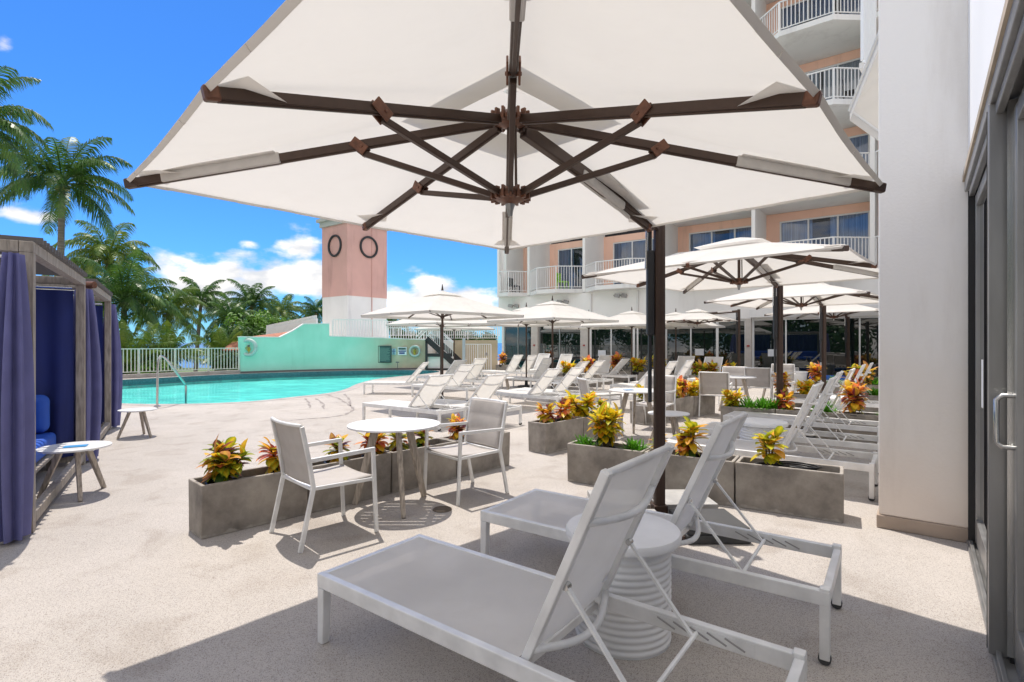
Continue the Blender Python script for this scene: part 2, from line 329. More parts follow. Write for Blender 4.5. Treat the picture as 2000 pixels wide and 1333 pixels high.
M = dict(
 deck=deck_material(), concrete=concrete_material(), leaf=leaf_material(), canvas=canvas_material(),
 hem=mat('hem', (.80, .77, .73), .9, trans=.35),
 sleeve=mat('rib_sleeve', (.74, .71, .67), .9, var=.06, vscale=20, trans=.25),
 brown=mat('brown_metal', (.072, .044, .032), .42, .3, var=.1, vscale=25), 
 copper=mat('copper_joint', (.17, .075, .045), .42, .35, var=.35, vscale=30),
 chrome=mat('steel', (.55, .55, .54), .25, 1.0), alu=mat('aluminium', (.34, .34, .335), .38, .7, var=.15, vscale=8, stretch=(1,1,.2)),
 wframe=mat('white_frame', (.82, .82, .805), .42, .12, var=.14, vscale=7), sling=mat('sling_mesh', (.84, .82, .78), .75, var=.12, vscale=2.5, bump=.25, bscale=700, trans=.36, tcol=(.86,.83,.77)),
 pad=mat('padded_sling', (.52, .485, .455), .8, var=.05, vscale=12, bump=.3, bscale=500, trans=.12),
 drum=mat('white_drum', (.80, .80, .79), .5, var=.1, vscale=4),
 ttop=mat('white_top', (.78, .78, .77), .35, .0, var=.04), wood=mat('grey_teak', (.46, .40, .335), .75, var=.4, vscale=9, stretch=(6,6,.8), bump=.25, bscale=30),
 cabwood=mat('cabana_wood', (.36, .315, .265), .75, var=.35, vscale=8, stretch=(5,5,.7), bump=.25, bscale=30),
 slat=mat('roof_slat', (.12, .11, .105), .7), navy=mat('navy_cloth', (.018, .03, .15), .85, var=.1, trans=.12), 
 lav=mat('lavender_cloth', (.165, .17, .37), .85, var=.12, vscale=5, trans=.2), blue=mat('blue_cushion', (.014, .09, .48), .7, var=.12, bump=.15, bscale=200),
 soil=mat('soil', (.05, .04, .032), .95, var=.5, vscale=40, bump=.9, bscale=80), pot=mat('black_pot', (.012, .012, .013), .4),
 stem=mat('plant_stem', (.13, .10, .06), .8), hose=mat('black_hose', (.01,.01,.012), .4),
 pink=mat('pink_stucco', (.66, .385, .33), .85, var=.08, vscale=.7, bump=.1, bscale=20), white=mat('white_stucco', (.80, .79, .76), .85, var=.05, vscale=.8, bump=.08, bscale=20),
 hotel=mat('hotel_stucco', (.86, .84, .80), .85, var=.05, vscale=.5, bump=.08, bscale=15), orange=mat('peach_wall', (.92, .58, .43), .85, var=.06, vscale=.6),
 grey=mat('grey_pier', (.56, .52, .47), .85, var=.08), rail=mat('white_rail', (.78, .78, .76), .45), rail2=mat('cream_rail', (.66, .64, .57), .5, var=.1),
 dglass=glass_material('dark_glass', refl=.07, trans=False, base=(.006,.012,.012)), wglass=glass_material('window_glass', tint=(.72,.80,.90), refl=.06),
 curtain=mat('sheer_curtain', (.36, .43, .56), .9, var=.35, vscale=6, stretch=(4,4,.05), trans=.2), curtain2=mat('grey_curtain', (.42, .42, .41), .9, var=.3, vscale=6, stretch=(4,4,.05)),
 black=mat('black_metal', (.02, .02, .022), .5), tile=mat('terracotta', (.42, .17, .10), .8, var=.3, vscale=3), mint=wall_green(), cap=mat('wall_cap', (.16, .15, .15), .8),
 coping=mat('pool_coping', (.40, .355, .33), .8, var=.2, vscale=3, bump=.2, bscale=80), ptile=mat('pool_tile', (.06, .16, .20), .3, var=.5, vscale=25),
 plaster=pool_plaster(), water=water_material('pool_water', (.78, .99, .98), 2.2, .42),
 terrain=mat('lower_ground', (.10, .15, .05), .95, var=.5, vscale=.15), sand=mat('pale_path', (.6, .55, .48), .9, var=.1),
 sea=mat('sea', (.012, .12, .30), .25, var=.3, vscale=.01, bump=.3, bscale=.4), 
 trunk=mat('palm_trunk', (.22, .18, .145), .9, var=.4, vscale=3, stretch=(.3,.3,5), bump=.6, bscale=6), bark=mat('bark', (.14, .10, .07), .9, var=.4, vscale=5),
 sign=mat('sign_white', (.75, .77, .80), .5), signb=mat('sign_blue', (.03, .05, .22), .5), signd=mat('sign_dark', (.05, .12, .11), .45, var=.2, vscale=6),
 ring=mat('ring_buoy', (.46, .56, .53), .6), stucco=stucco_pillar(), band=mat('taupe_band', (.42, .335, .27), .85, var=.15, vscale=3, bump=.2, bscale=50),
 upwall=mat('wing_wall', (.86, .86, .86), .85, var=.03, vscale=1, bump=.1, bscale=30), caulk=mat('wood_trim', (.50, .42, .32), .8, var=.25, vscale=5), dark=mat('dark_gap', (.012,.012,.014), .6),
 room=mat('room', (.12, .12, .13), .9), iron=mat('drain_iron', (.20, .165, .13), .6, .5), slabm=mat('paver_slab', (.40, .39, .37), .85, var=.15, vscale=8), slabd=mat('rubber_slab', (.06, .06, .06), .7, var=.2),
 stain=mat('damp_line', (.27, .235, .21), .7, var=.15, vscale=10), lamp=mat('lamp_body', (.35, .34, .33), .5), bluepaper=mat('blue_card', (.03, .25, .55), .5), lime=mat('lime_seat', (.3, .6, .05), .6),
)

def see_through(key, f):
    t = M[key].node_tree; L = t.links.new; o = t.nodes['Material Output']; src = o.inputs[0].links[0].from_socket
    tr = N(t, 'ShaderNodeBsdfTransparent'); mx = N(t, 'ShaderNodeMixShader'); mx.inputs[0].default_value = f; L(src, mx.inputs[1]); L(tr.outputs[0], mx.inputs[2]); L(mx.outputs[0], o.inputs[0])
see_through('sling', .06)      # open mesh weave
def streaks(key, amt=.35, sc=1.3, col=(.42,.38,.38), squash=.16):
    t = M[key].node_tree; L = t.links.new; b = t.nodes['Principled BSDF']; src = b.inputs['Base Color'].links[0].from_socket
    g = N(t, 'ShaderNodeNewGeometry'); mp = N(t, 'ShaderNodeMapping'); mp.inputs['Scale'].default_value = (sc, sc, sc*squash); L(g.outputs['Position'], mp.inputs[0])
    n = N(t, 'ShaderNodeTexNoise'); n.inputs['Scale'].default_value = 1.6; n.inputs['Detail'].default_value = 8; n.inputs['Roughness'].default_value = .65; L(mp.outputs[0], n.inputs['Vector'])
    r = N(t, 'ShaderNodeMapRange', interpolation_type='SMOOTHSTEP'); L(n.outputs[0], r.inputs[0]); r.inputs[1].default_value = .50; r.inputs[2].default_value = .72; r.inputs[4].default_value = amt
    mx = N(t, 'ShaderNodeMix', data_type='RGBA', blend_type='MULTIPLY'); L(r.outputs[0], mx.inputs[0]); L(src, mx.inputs[6]); mx.inputs[7].default_value = (*col, 1); L(mx.outputs[2], b.inputs['Base Color'])
streaks('pink', .34, .8); streaks('white', .25, .8); streaks('mint', .25, .8, (.55,.6,.55)); streaks('hotel', .2, .7); streaks('stucco', .22, 2.0, (.6,.55,.5)); streaks('orange', .25); streaks('concrete', .22, 3.5, (.5,.47,.44), .5)
streaks('canvas', .12, 2.2, (.75,.68,.6), 1); streaks('pad', .15, 5, (.6,.57,.54), 1); streaks('sling', .14, 3, (.6,.57,.54), 1); streaks('navy', .4, 4, (.5,.5,.6), .1); streaks('lav', .3, 4, (.55,.55,.62), .1)
# ------------------------------------------------------------------ setting: ground, deck, pool, sea
def fill(outer, holes, z, name, m):
    bm = bmesh.new(); ed = []
    for loop in [outer]+holes:
        vs = [bm.verts.new((p[0], p[1], z)) for p in loop]
        for i in range(len(vs)): ed.append(bm.edges.new((vs[i], vs[(i+1) % len(vs)])))
    bmesh.ops.triangle_fill(bm, edges=ed, use_beauty=True, normal=(0, 0, 1))
    for f in bm.faces:
        if f.normal.z < 0: f.normal_flip()
    me = bpy.data.meshes.new(name); bm.to_mesh(me); bm.free(); me.materials.append(m)
    o = bpy.data.objects.new(name, me); COL.objects.link(o); return tag(o, kind='structure')
def smooth_loop(pts, it=2):
    for _ in range(it):
        q = []
        for i in range(len(pts)):
            a = Vector(pts[i][:2]); b = Vector(pts[(i+1) % len(pts)][:2]); q += [a*.75+b*.25, a*.25+b*.75]
        pts = q
    return [Vector((p[0], p[1])) for p in pts]
def offset_loop(pts, d):
    out = []; n = len(pts)
    for i in range(n):
        t = (pts[(i+1) % n]-pts[i-1]).normalized(); out.append(pts[i] + Vector((t.y, -t.x))*d)
    return out
near = [(120,784),(218,788),(300,790),(400,789),(500,784),(570,776),(640,769),(676,761),(694,751),(730,741),(780,735.5),(830,731),(868,726)]
pool_pts = [P(*q)[:2] for q in near] + [Vector((-4.9, 28.9)), Vector((-8.6, 28.0)), Vector((-11.0, 26.6)), Vector((-13.4, 24.6)), Vector((-15.2, 21.6)), Vector((-17.0, 18.8)), Vector((-15.2,14.4))]
pool = smooth_loop(pool_pts, 2)
area = sum(pool[i].x*pool[(i+1) % len(pool)].y - pool[(i+1) % len(pool)].x*pool[i].y for i in range(len(pool)))
if area < 0: pool.reverse()
cop_out = offset_loop(pool, .28)
FE = [Vector((-13.07, 25.5)), Vector((-16.6, 21.4)), Vector((-21.5, 13.5)), Vector((-26, 4))]       # poolside fence line
deck_outer = [(-30,-30),(32,-30),(32,44),(-2.5,44),(-2.5,31.0),(-4.6,30.2),(-8.9,28.9),(-13.2,26.0),(-17.0,21.4),(-22.2,13.3),(-30,2)]
fill(deck_outer, [cop_out], 0, 'pool_deck', M['deck'])
fill(cop_out, [pool], .004, 'pool_coping', M['coping'])
b = MB()
for i in range(len(pool)):
    p, q = pool[i], pool[(i+1) % len(pool)]; b.quad((p.x,p.y,.004),(q.x,q.y,.004),(q.x,q.y,-.26),(p.x,p.y,-.26))
tag(b.build('pool_tile_band', M['ptile']), kind='structure')
b = MB()
for i in range(len(pool)):
    p, q = pool[i], pool[(i+1) % len(pool)]; b.quad((p.x,p.y,-.26),(q.x,q.y,-.26),(q.x,q.y,-.36),(p.x,p.y,-.36))
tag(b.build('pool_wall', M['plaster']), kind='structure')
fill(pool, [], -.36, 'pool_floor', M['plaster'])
fill(pool, [], -.13, 'pool_water', M['water'])
b = MB(); b.box(-220, 24, -7.5, 60, 170, -6.5); tag(b.build('lower_ground', M['terrain']), kind='structure')
b = MB(); b.quad((-9000, 150, -7.2), (9000, 150, -7.2), (9000, 14000, -7.2), (-9000, 14000, -7.2)); tag(b.build('sea', M['sea']), kind='structure')
b = MB()      # pale garden path below the terrace
for i in range(14):
    a0, a1 = R(150-i*9), R(150-(i+1)*9); c = Vector((-24.5, 31))
    f = lambda r, a: (c.x+r*math.cos(a), c.y+r*.7*math.sin(a), -6.4)
    b.quad(f(5, a0), f(6.6, a0), f(6.6, a1), f(5, a1))
tag(b.build('garden_path', M['sand']), kind='structure')
b = MB()      # deck edge below the fence
dd = [Vector(p) for p in deck_outer[6:11]]
for p, q in zip(dd, dd[1:]): b.quad((p.x,p.y,0),(q.x,q.y,0),(q.x,q.y,-7),(p.x,p.y,-7))
tag(b.build('terrace_edge', M['white']), kind='structure')
# damp trails that the bathers leave beside the pool
for pts in ([(596,779),(604,788),(608,800)], [(618,779),(630,790),(632,802)], [(640,771),(668,782),(684,792),(690,801),(676,810),(640,816),(596,819),(566,822)], [(672,770),(684,782),(686,796)]):
    q = [P(a, c)[:2] for a, c in pts]; fine = []
    for i in range(len(q)-1):
        for k in range(6):
            p = Vector(q[i])*(1-k/6)+Vector(q[i+1])*(k/6); fine.append(p + Vector((noise.noise((p.x*3, p.y*3, 1)), noise.noise((p.x*3, p.y*3, 5))))*.05)
    b = MB()
    for i in range(len(fine)-1):
        t = (fine[i+1]-fine[i]).normalized(); nn = Vector((-t.y, t.x)); w0 = .022*(1+.8*math.sin(i*1.7)); w1 = .022*(1+.8*math.sin((i+1)*1.7))
        b.quad((*(fine[i]-nn*w0), .004), (*(fine[i]+nn*w0), .004), (*(fine[i+1]+nn*w1), .004), (*(fine[i+1]-nn*w1), .004))
    tag(b.build('damp_trail', M['stain']), kind='structure')

# ------------------------------------------------------------------ railings
def railing(b, pts, z0, z1, step=.12, r=.011, post=.028, every=14):
    """white picket railing along a polyline"""
    for a, c in zip(pts, pts[1:]):
        a = Vector(a); c = Vector(c); L = (c-a).length; n = max(1, round(L/step)); d = (c-a)/n
        A = Vector((a.x, a.y, z1)); C = Vector((c.x, c.y, z1)); b.bar(A, C, .05, .04)
        b.bar(A-Vector((0,0,z1-z0-.09)), C-Vector((0,0,z1-z0-.09)), .035, .03)
        for i in range(0 if a == Vector(pts[0]) else 1, n+1):
            p = a+d*i; big = (i % every == 0 or i == n); w = post if big else r
            b.box(p.x-w, p.y-w, z0 if big else z0+.07, p.x+w, p.y+w, z1-.02)

# ------------------------------------------------------------------ hotel (far front)
hotel = thing('hotel_building', 'pale stuccoed hotel with peach balcony recesses and blue glass doors behind the umbrellas', 'building', UV(22.2, 9))
hotel.location = (0, 0, 0)
U_F, U_W = 22.2, 24.2
VV = [18.0, 16.0, 12.75, 8.95, 5.2, 1.35, -3.0]
LV = [4.05, 6.98, 9.91, 12.84, 15.77]
def ubox(b, u0, u1, v0, v1, z0, z1):
    b.hexa([UV(u0,v0,z0), UV(u1,v0,z0), UV(u1,v1,z0), UV(u0,v1,z0), UV(u0,v0,z1), UV(u1,v0,z1), UV(u1,v1,z1), UV(u0,v1,z1)])
b = MB()
ubox(b, U_F, U_F+.3, -3, 18, 2.42, 3.86)                      # wall over the glazing
ubox(b, U_F+.3, 34, 17.7, 18, 0, 20)                          # end wall
ubox(b, U_W, U_W+.25, -3, 17.7, 18.4, 20)
b.build('wall', M['hotel'], hotel)
b = MB(); ubox(b, U_W+.02, U_W+.25, -3, 17.7, 3.86, 18.4); b.build('backing_wall', M['dark'], hotel)
for v in VV:
    b = MB(); ubox(b, U_F-.02, U_W-.003, v-.07, v+.07, 3.9, 18.6); b.build('balcony_fin', M['hotel'], hotel)
for i, z in enumerate(LV):
    for k in range(len(VV)-1):
        v1, v0 = VV[k]-.07, VV[k+1]+.07
        if i >= 1 and k < 3: continue                          # never in sight above the first floor
        dp = .85; cut = min(1.0, (v1-v0)*.33)
        out = [UV(U_W-.01, v1), UV(U_F, v1+.0), UV(U_F-dp, v1-cut), UV(U_F-dp, v0+cut), UV(U_F, v0), UV(U_W-.01, v0)]
        b = MB(); b.prism([(p.x, p.y) for p in out], z-.19, z); b.build('balcony_slab', M['white'], hotel)
        b = MB(); ins = .05
        pts = [UV(U_F+.03, v1-.02), UV(U_F-dp+ins, v1-cut), UV(U_F-dp+ins, v0+cut), UV(U_F+.03, v0+.02)]
        railing(b, [Vector((p.x, p.y)) for p in pts], z, z+1.08, step=.13, r=.012); b.build('balcony_railing', M['rail'], hotel)
        # peach wall with the window opening
        zt = z+2.40; w0, w1 = v0+.12, v1-.5
        b = MB(); ubox(b, U_W-.14, U_W, v0+.001, w0, z+.001, z+2.73); ubox(b, U_W-.14, U_W, w1, v1-.001, z+.001, z+2.73); ubox(b, U_W-.14, U_W, w0, w1, zt, z+2.73)
        b.build('recess_wall', M['orange'], hotel)
        b = MB(); n = 2 if w1-w0 < 1.9 else 3
        for q in range(n+1):
            vq = w0+.03+(w1-w0-.06)*q/n; ubox(b, U_W-.11, U_W-.05, vq-.03, vq+.03, z+.01, zt)
        ubox(b, U_W-.108, U_W-.052, w0, w1, zt-.06, zt-.001); ubox(b, U_W-.108, U_W-.052, w0, w1, z+.01, z+.08)
        wf = b.build('window', M['rail'], hotel)
        b = MB(); b.quad(UV(U_W-.08, w0, z+.08), UV(U_W-.08, w1, z+.08), UV(U_W-.08, w1, zt-.05), UV(U_W-.08, w0, zt-.05)); b.build('pane', M['wglass'], wf)
        rr = random.Random(i*10+k); b = MB()
        gaps = rr.choice([[(0,1)], [(0,.42),(.62,1)], [(0,.3),(.38,1)], [(0,.5),(.55,1)]])
        for (g0, g1) in gaps:
            aa, cc = w0+(w1-w0)*g0, w0+(w1-w0)*g1; nn = int((cc-aa)*26)+2
            b.grid(lambda s, t: UV(U_W-.03+.016*math.sin(s*nn*2.1)+.006*math.sin(s*nn*5), aa+(cc-aa)*s, z+.05+(zt-z-.08)*t), nn*2, 1)
        b.build('curtain', M['curtain'] if (i+k) % 3 or i == 0 else M['curtain2'], wf, smooth='all')
# ground floor glazing
piers = [(17.7,17.72), (15.85,15.45), (12.95,12.55), (9.1,8.8), (5.5,5.28)]
edges = [17.7] + [x for p in piers[1:] for x in p] + [-3.0]
for v0, v1 in piers[1:]:
    b = MB(); ubox(b, U_F+.0, U_F+.4, v1, v0, 0, 2.42); ob = b.build('pier', M['grey'], hotel)
    b = MB(); c = UV(U_F-.01, (v0+v1)/2, 1.35)
    b.lathe([(.05, -.03), (.05, .03)], 12, c); b.build('alarm_bell', mat('red_bell', (.4,.03,.02), .5) if 'red_bell' not in bpy.data.materials else bpy.data.materials['red_bell'], ob)
for k in range(0, len(edges), 2):
    a, c = edges[k], edges[k+1]; n = max(1, round((a-c)/1.15))
    b = MB()
    for q in range(n+1):
        vq = a-.03-(a-c-.06)*q/n; w = .05 if q % 2 == 0 else .025; ubox(b, U_F+.12, U_F+.18, vq-w, vq+w, .02, 2.36)
    ubox(b, U_F+.118, U_F+.182, c, a, 2.34, 2.418); ubox(b, U_F+.118, U_F+.182, c, a, .0, .07)
    wf = b.build('glass_door', M['alu'] if k < 4 else M['rail'], hotel)
    b = MB(); b.quad(UV(U_F+.15, c, .07), UV(U_F+.15, a, .07), UV(U_F+.15, a, 2.35), UV(U_F+.15, c, 2.35)); b.build('pane', M['dglass'], wf)
# white soffit band and projecting head over the right-hand doors
b = MB(); ubox(b, U_F-.25, U_F-.01, -3, 5.3, 2.45, 2.75); b.build('door_hood', M['white'], hotel)
for px, py, lab in ((1003,597,'left'),(1099,589,'middle'),(1212,577,'right')):
    t_ = (px-1000)/F; Y = (U_F-.15)/(SU*t_+CU); z = H+(670-py)/F*Y
    lt = thing('flood_light', f'{"small grey flood light on the hotel wall " + dict(left="below the end balcony", middle="below the second balcony", right="between the cream rainpipes under the third balcony")[lab]}', 'flood light', (t_*Y, Y, z), 0, 'flood lights on the hotel wall')
    for sx in (-.16, .16):
        b = MB(); b.bar((sx-.1, .05, 0), (sx+.1, -.08, -.05), .12, .17); b.build('lamp_head', M['lamp'], lt, bevel=.015)
    b = MB(); b.box(-.3, .08, -.03, .3, .14, .03); b.build('bracket', M['lamp'], lt)
for px, v, lab in ((1145, 12.35, 'beside the second balcony'), (1244, 10.0, 'behind the tall brown mast')):
    b = MB(); p = UV(U_F-.05, v); b.tube([(p.x,p.y,.05),(p.x,p.y,3.8)], .04, 8); tag(b.build('rain_pipe', M['white']), 'thin white rain pipe on the hotel wall ' + lab, 'pipe', 'rain pipes on the hotel wall')
def balcony_chair(v, u, z, m, label, name='balcony_chair'):
    t = thing(name, label, 'chair', UV(u, v, z), 1.0, 'chairs on the balconies')
    b = MB(); b.box(-.24,-.24,.40,.24,.24,.44); b.build('seat', m, t)
    b = MB(); b.box(-.24,.2,.46,.24,.24,.86); b.build('backrest', m, t)
    for x in (-.21,.21):
        for y in (-.21,.21):
            b = MB(); b.box(x-.02,y-.02,0,x+.02,y+.02,.4); b.build('leg', m, t)
balcony_chair(14.0, 22.3, 4.05, M['lime'], 'lime green chair on the second balcony of the first floor')
balcony_chair(17.1, 22.4, 4.05, M['black'], 'dark chair on the end balcony of the first floor')
balcony_chair(10.6, 22.3, 4.05, M['black'], 'dark chair on the third balcony of the first floor')
balcony_chair(2.7, 22.2, 4.05, M['black'], 'dark chair on the first floor balcony nearest the cream pillar')
balcony_chair(3.4, 22.3, 12.84, M['black'], 'dark chair behind the railing of the topmost balcony in view')
balcony_chair(2.0, 22.3, 9.91, M['black'], 'dark chair on the balcony below the topmost one')
# notices on the glass
for v, w, z, lab in ((12.05,.4,.85,'left of the far pillar row'), (7.5,.36,.95,'behind the brown masts'), (4.7,.45,.95,'beside the white daybed')):
    b = MB(); c = [UV(U_F+.11, v, z), UV(U_F+.11, v-w, z), UV(U_F+.11, v-w, z+.27), UV(U_F+.11, v, z+.27)]
    d = Vector((-SU, -CU, 0))*.012
    b.hexa([c[0], c[1], c[1]+d, c[0]+d, c[3], c[2], c[2]+d, c[3]+d]); tag(b.build('notice', M['sign']), 'white paper notice taped on dark hotel glass ' + lab, 'notice', 'paper notices on the hotel glass')

# ------------------------------------------------------------------ right wing: pillar, glazed doors
VW = -.25
pil = thing('stucco_pillar', 'tall cream stucco pillar with a taupe foot band beside the sliding glass doors', 'pillar')
b = MB(); ubox(b, 5.14, 6.3, VW-.4, .272, .105, 9.5); b.build('shaft', M['stucco'], pil, bevel=.012)
b = MB(); ubox(b, 5.128, 6.32, VW-.4, .285, 0, .105); b.build('foot_band', M['band'], pil, bevel=.008)
wing = thing('side_wing', 'smooth white wall above the sliding glass doors at the right', 'building')
b = MB(); ubox(b, -3, 5.137, VW-.3, VW-.02, 2.72, 9.5); ubox(b, 6.32, 22.1, VW-.3, VW-.02, 0, 9.5); ubox(b, -3.2,-3, -4.5,VW-.02,0,9.5); b.build('wall', M['upwall'], wing)
b = MB(); ubox(b, -2.99, 5.6, -4.5, -4.3, 0, 2.9); ubox(b, -2.99, 5.6, -4.3, VW-.31, 2.73, 2.9); ubox(b, 5.4, 5.6, -4.3, VW-.42, 0, 2.73); b.build('room_wall', M['room'], wing)
b = MB(); ubox(b, -2.99, 5.137, VW-.02, VW+.012, 2.655, 2.70); b.build('timber_trim', M['caulk'], wing)
door = thing('sliding_door', 'aluminium framed sliding glass doors with curved pull handles at the right edge', 'door')
b = MB(); ubox(b, -3, 5.125, VW-.22, VW-.0, 2.575, 2.652); ubox(b, -3, 5.125, VW-.15, VW-.12, 2.52, 2.57); ubox(b, -3, 5.125, VW-.05, VW-.02, 2.52, 2.57); b.build('head_track', M['alu'], door, bevel=.004)
b = MB(); ubox(b, -3, 5.125, VW-.22, VW-.01, .0, .03); ubox(b, -3, 5.125, VW-.16, VW-.14, .03, .055); ubox(b, -3, 5.125, VW-.1, VW-.08, .03, .055); ubox(b, -3, 5.125, VW-.04, VW-.02, .03, .055)
b.build('sill_track', M['alu'], door, bevel=.003)
b = MB(); ubox(b, 5.055, 5.125, VW-.2, VW-.02, .03, 2.575); b.build('end_jamb', M['alu'], door, bevel=.004)
def leaf(u0, u1, v, nm='door_leaf', st=.07, bot=.16):
    b = MB(); e = .022
    ubox(b, u0, u0+st, v-e, v+e, .058, 2.52); ubox(b, u1-st, u1, v-e, v+e, .058, 2.52)
    ubox(b, u0+st, u1-st, v-e+.002, v+e-.002, .058, .058+bot); ubox(b, u0+st, u1-st, v-e+.002, v+e-.002, 2.44, 2.52)
    o = b.build(nm, M['alu'], door, bevel=.004)
    b = MB(); b.quad(UV(u0+st, v, .2), UV(u1-st, v, .2), UV(u1-st, v, 2.45), UV(u0+st, v, 2.45)); b.build('pane', M['wglass'], o)
    b = MB(); ubox(b, u0-.008, u0-.001, v-.018, v+.018, .06, 2.5); b.build('gasket', M['dark'], o)
    return o
leaf(3.37, 5.05, VW-.075); leaf(1.70, 3.25, VW-.10); leaf(.05, 1.73, VW-.09); leaf(-1.7, .03, VW-.035)
b = MB(); ubox(b, 3.30, 3.36, VW-.062, VW+.004, .03, 2.575); b.build('mullion', M['alu'], door, bevel=.004)
b = MB(); ubox(b, 3.262, 3.298, VW-.13, VW-.066, .03, 2.56); b.build('gasket', M['dark'], door)
b = MB(); ubox(b, 3.362, 3.369, VW-.06, VW+.006, .03, 2.56); b.build('gasket', M['dark'], door)
b = MB(); ubox(b, 5.03, 5.049, VW-.07, VW-.015, .05, 2.56); b.build('gasket', M['dark'], door)
b = MB(); ubox(b, 3.253, 3.261, VW-.14, VW-.055, .06, 2.56); b.build('edge_trim', M['chrome'], door)
for v, nm in ((VW+.0, 0),):
    b = MB(); pts = []
    for k in range(13):
        a = R(-90+180*k/12)*1.0
        pts.append((k, a))
    hz0, hz1 = 1.005, 1.235; o = .062; base = VW-.078
    path = [UV(3.22, base, hz0), UV(3.22, base+o-.02, hz0), UV(3.22, base+o, hz0+.02), UV(3.22, base+o, hz1-.02), UV(3.22, base+o-.02, hz1), UV(3.22, base, hz1)]
    b.tube(path, .011, 10); b.build('pull_handle', M['chrome'], door, smooth=True)
b = MB(); ubox(b, 4.55, 4.63, VW-.064, VW-.06, 1.05, 1.36); b.build('door_notice', M['sign'], door)
# interior curtain dimly seen through the glass
b = MB(); b.grid(lambda s, t: UV(5.1-4.2*s, VW-.6+.05*math.sin(s*70), .05+2.6*t), 160, 1); tag(b.build('room_curtain', M['curtain']), 'pale blue curtain hanging inside the sliding glass doors', 'curtain')
# awning and louvre of the upper wing
P0, P1, P2 = Vector((4.44, 7.0, 4.53)), Vector((3.76, 5.54, 4.53)), Vector((5.15, 7.58, 4.53))
aw = thing('wing_awning', 'white canvas awning jutting out high behind the cream pillar', 'awning')
P1b = P0+(P1-P0)*1.25; P2b = P0+(P2-P0)*1.7; back = P1b+(P2b-P0)*.9+Vector((0,0,.55))
b = MB(); b.quad(P0, P1b, back, P2b); b.build('canvas_top', M['canvas'], aw, solid=.004)
b = MB()
for a_, c_ in ((P0, P1b), (P0, P2b)): b.quad(a_+Vector((0,0,.0)), c_+Vector((0,0,.0)), c_-Vector((0,0,.14)), a_-Vector((0,0,.14)))
b.build('valance', M['canvas'], aw, solid=.004)
b = MB(); b.tube([P1b, P0, P2b], .02, 8); b.build('front_bar', M['rail'], aw)
lv = thing('louvre_screen', 'white vertical slatted screen high above the awning beside the pillar', 'screen')
b = MB()
for k in range(8):
    p = D(1685+3.2*k, 9.0+.12*k); b.box(p.x-.012, p.y-.04, H+(670-118)/F*9, p.x+.012, p.y+.04, 9.6)
b.build('slats', M['rail'], lv)
b = MB(); p = D(1682, 9.1); q = D(1712, 10.1); b.bar((p.x,p.y,H+(670-122)/F*9), (q.x,q.y,H+(670-122)/F*9), .06, .1); b.build('bottom_rail', M['white'], lv)

# ------------------------------------------------------------------ mint wall, upper terrace, tower, stairs
mw = thing('mint_wall', 'mint green poolside wall with a stepped top fading to cream beside the stair', 'wall')
# front-face line and top heights
prof = [(465,1.74),(500,1.73),(545,1.73),(570,2.05),(592,2.42),(643,2.46),(643.2,1.80),(700,1.76),(760,1.70),(832,1.62)]
def wl(px):
    t = (px-465)/(832-465); Yb = 25.5+3.9*t+1.3*math.sin(math.pi*t)*.5
    return D(px, Yb)
b = MB(); seg = []
for (a, za), (c, zc) in zip(prof, prof[1:]):
    n = max(1, int(abs(c-a)/14))
    for k in range(n): seg.append((a+(c-a)*k/n, za+(zc-za)*k/n))
seg.append(prof[-1])
fr = [Vector((*wl(p)[:2], z)) for p, z in seg]; off = Vector((-.12, .3, 0))
v0 = [b.bm.verts.new((p.x, p.y, 0)) for p in fr]; v1 = [b.bm.verts.new(p) for p in fr]; v2 = [b.bm.verts.new(p+off) for p in fr]; v3 = [b.bm.verts.new((p.x+off.x, p.y+off.y, 0)) for p in fr]
for i in range(len(fr)-1):
    for x, y in ((v0, v1), (v1, v2), (v2, v3)): b.bm.faces.new((x[i], x[i+1], y[i+1], y[i]))
b.bm.faces.new((v0[0], v1[0], v2[0], v3[0])); b.bm.faces.new((v0[-1], v1[-1], v2[-1], v3[-1]))
b.build('wall_body', M['mint'], mw)
b = MB()
for i in range(len(fr)-1):
    p, q = Vector((fr[i].x,fr[i].y,.0)), Vector((fr[i+1].x,fr[i+1].y,.0)); nn = Vector((.0,-.035,0)); b.hexa([p+nn+Vector((0,0,.001)), q+nn+Vector((0,0,.001)), q-nn*.5, p-nn*.5, p+nn+Vector((0,0,.09)), q+nn+Vector((0,0,.09)), q-nn*.5+Vector((0,0,.09)), p-nn*.5+Vector((0,0,.09))])
b.build('dark_base', M['cap'], mw)
b = MB()
for i in range(len(fr)-1):
    if abs(fr[i].z-fr[i+1].z) > .5: continue
    b.bar(fr[i]+off*.5+Vector((0,0,.02)), fr[i+1]+off*.5+Vector((0,0,.02)), .36, .05)
b.build('coping', M['white'], mw)
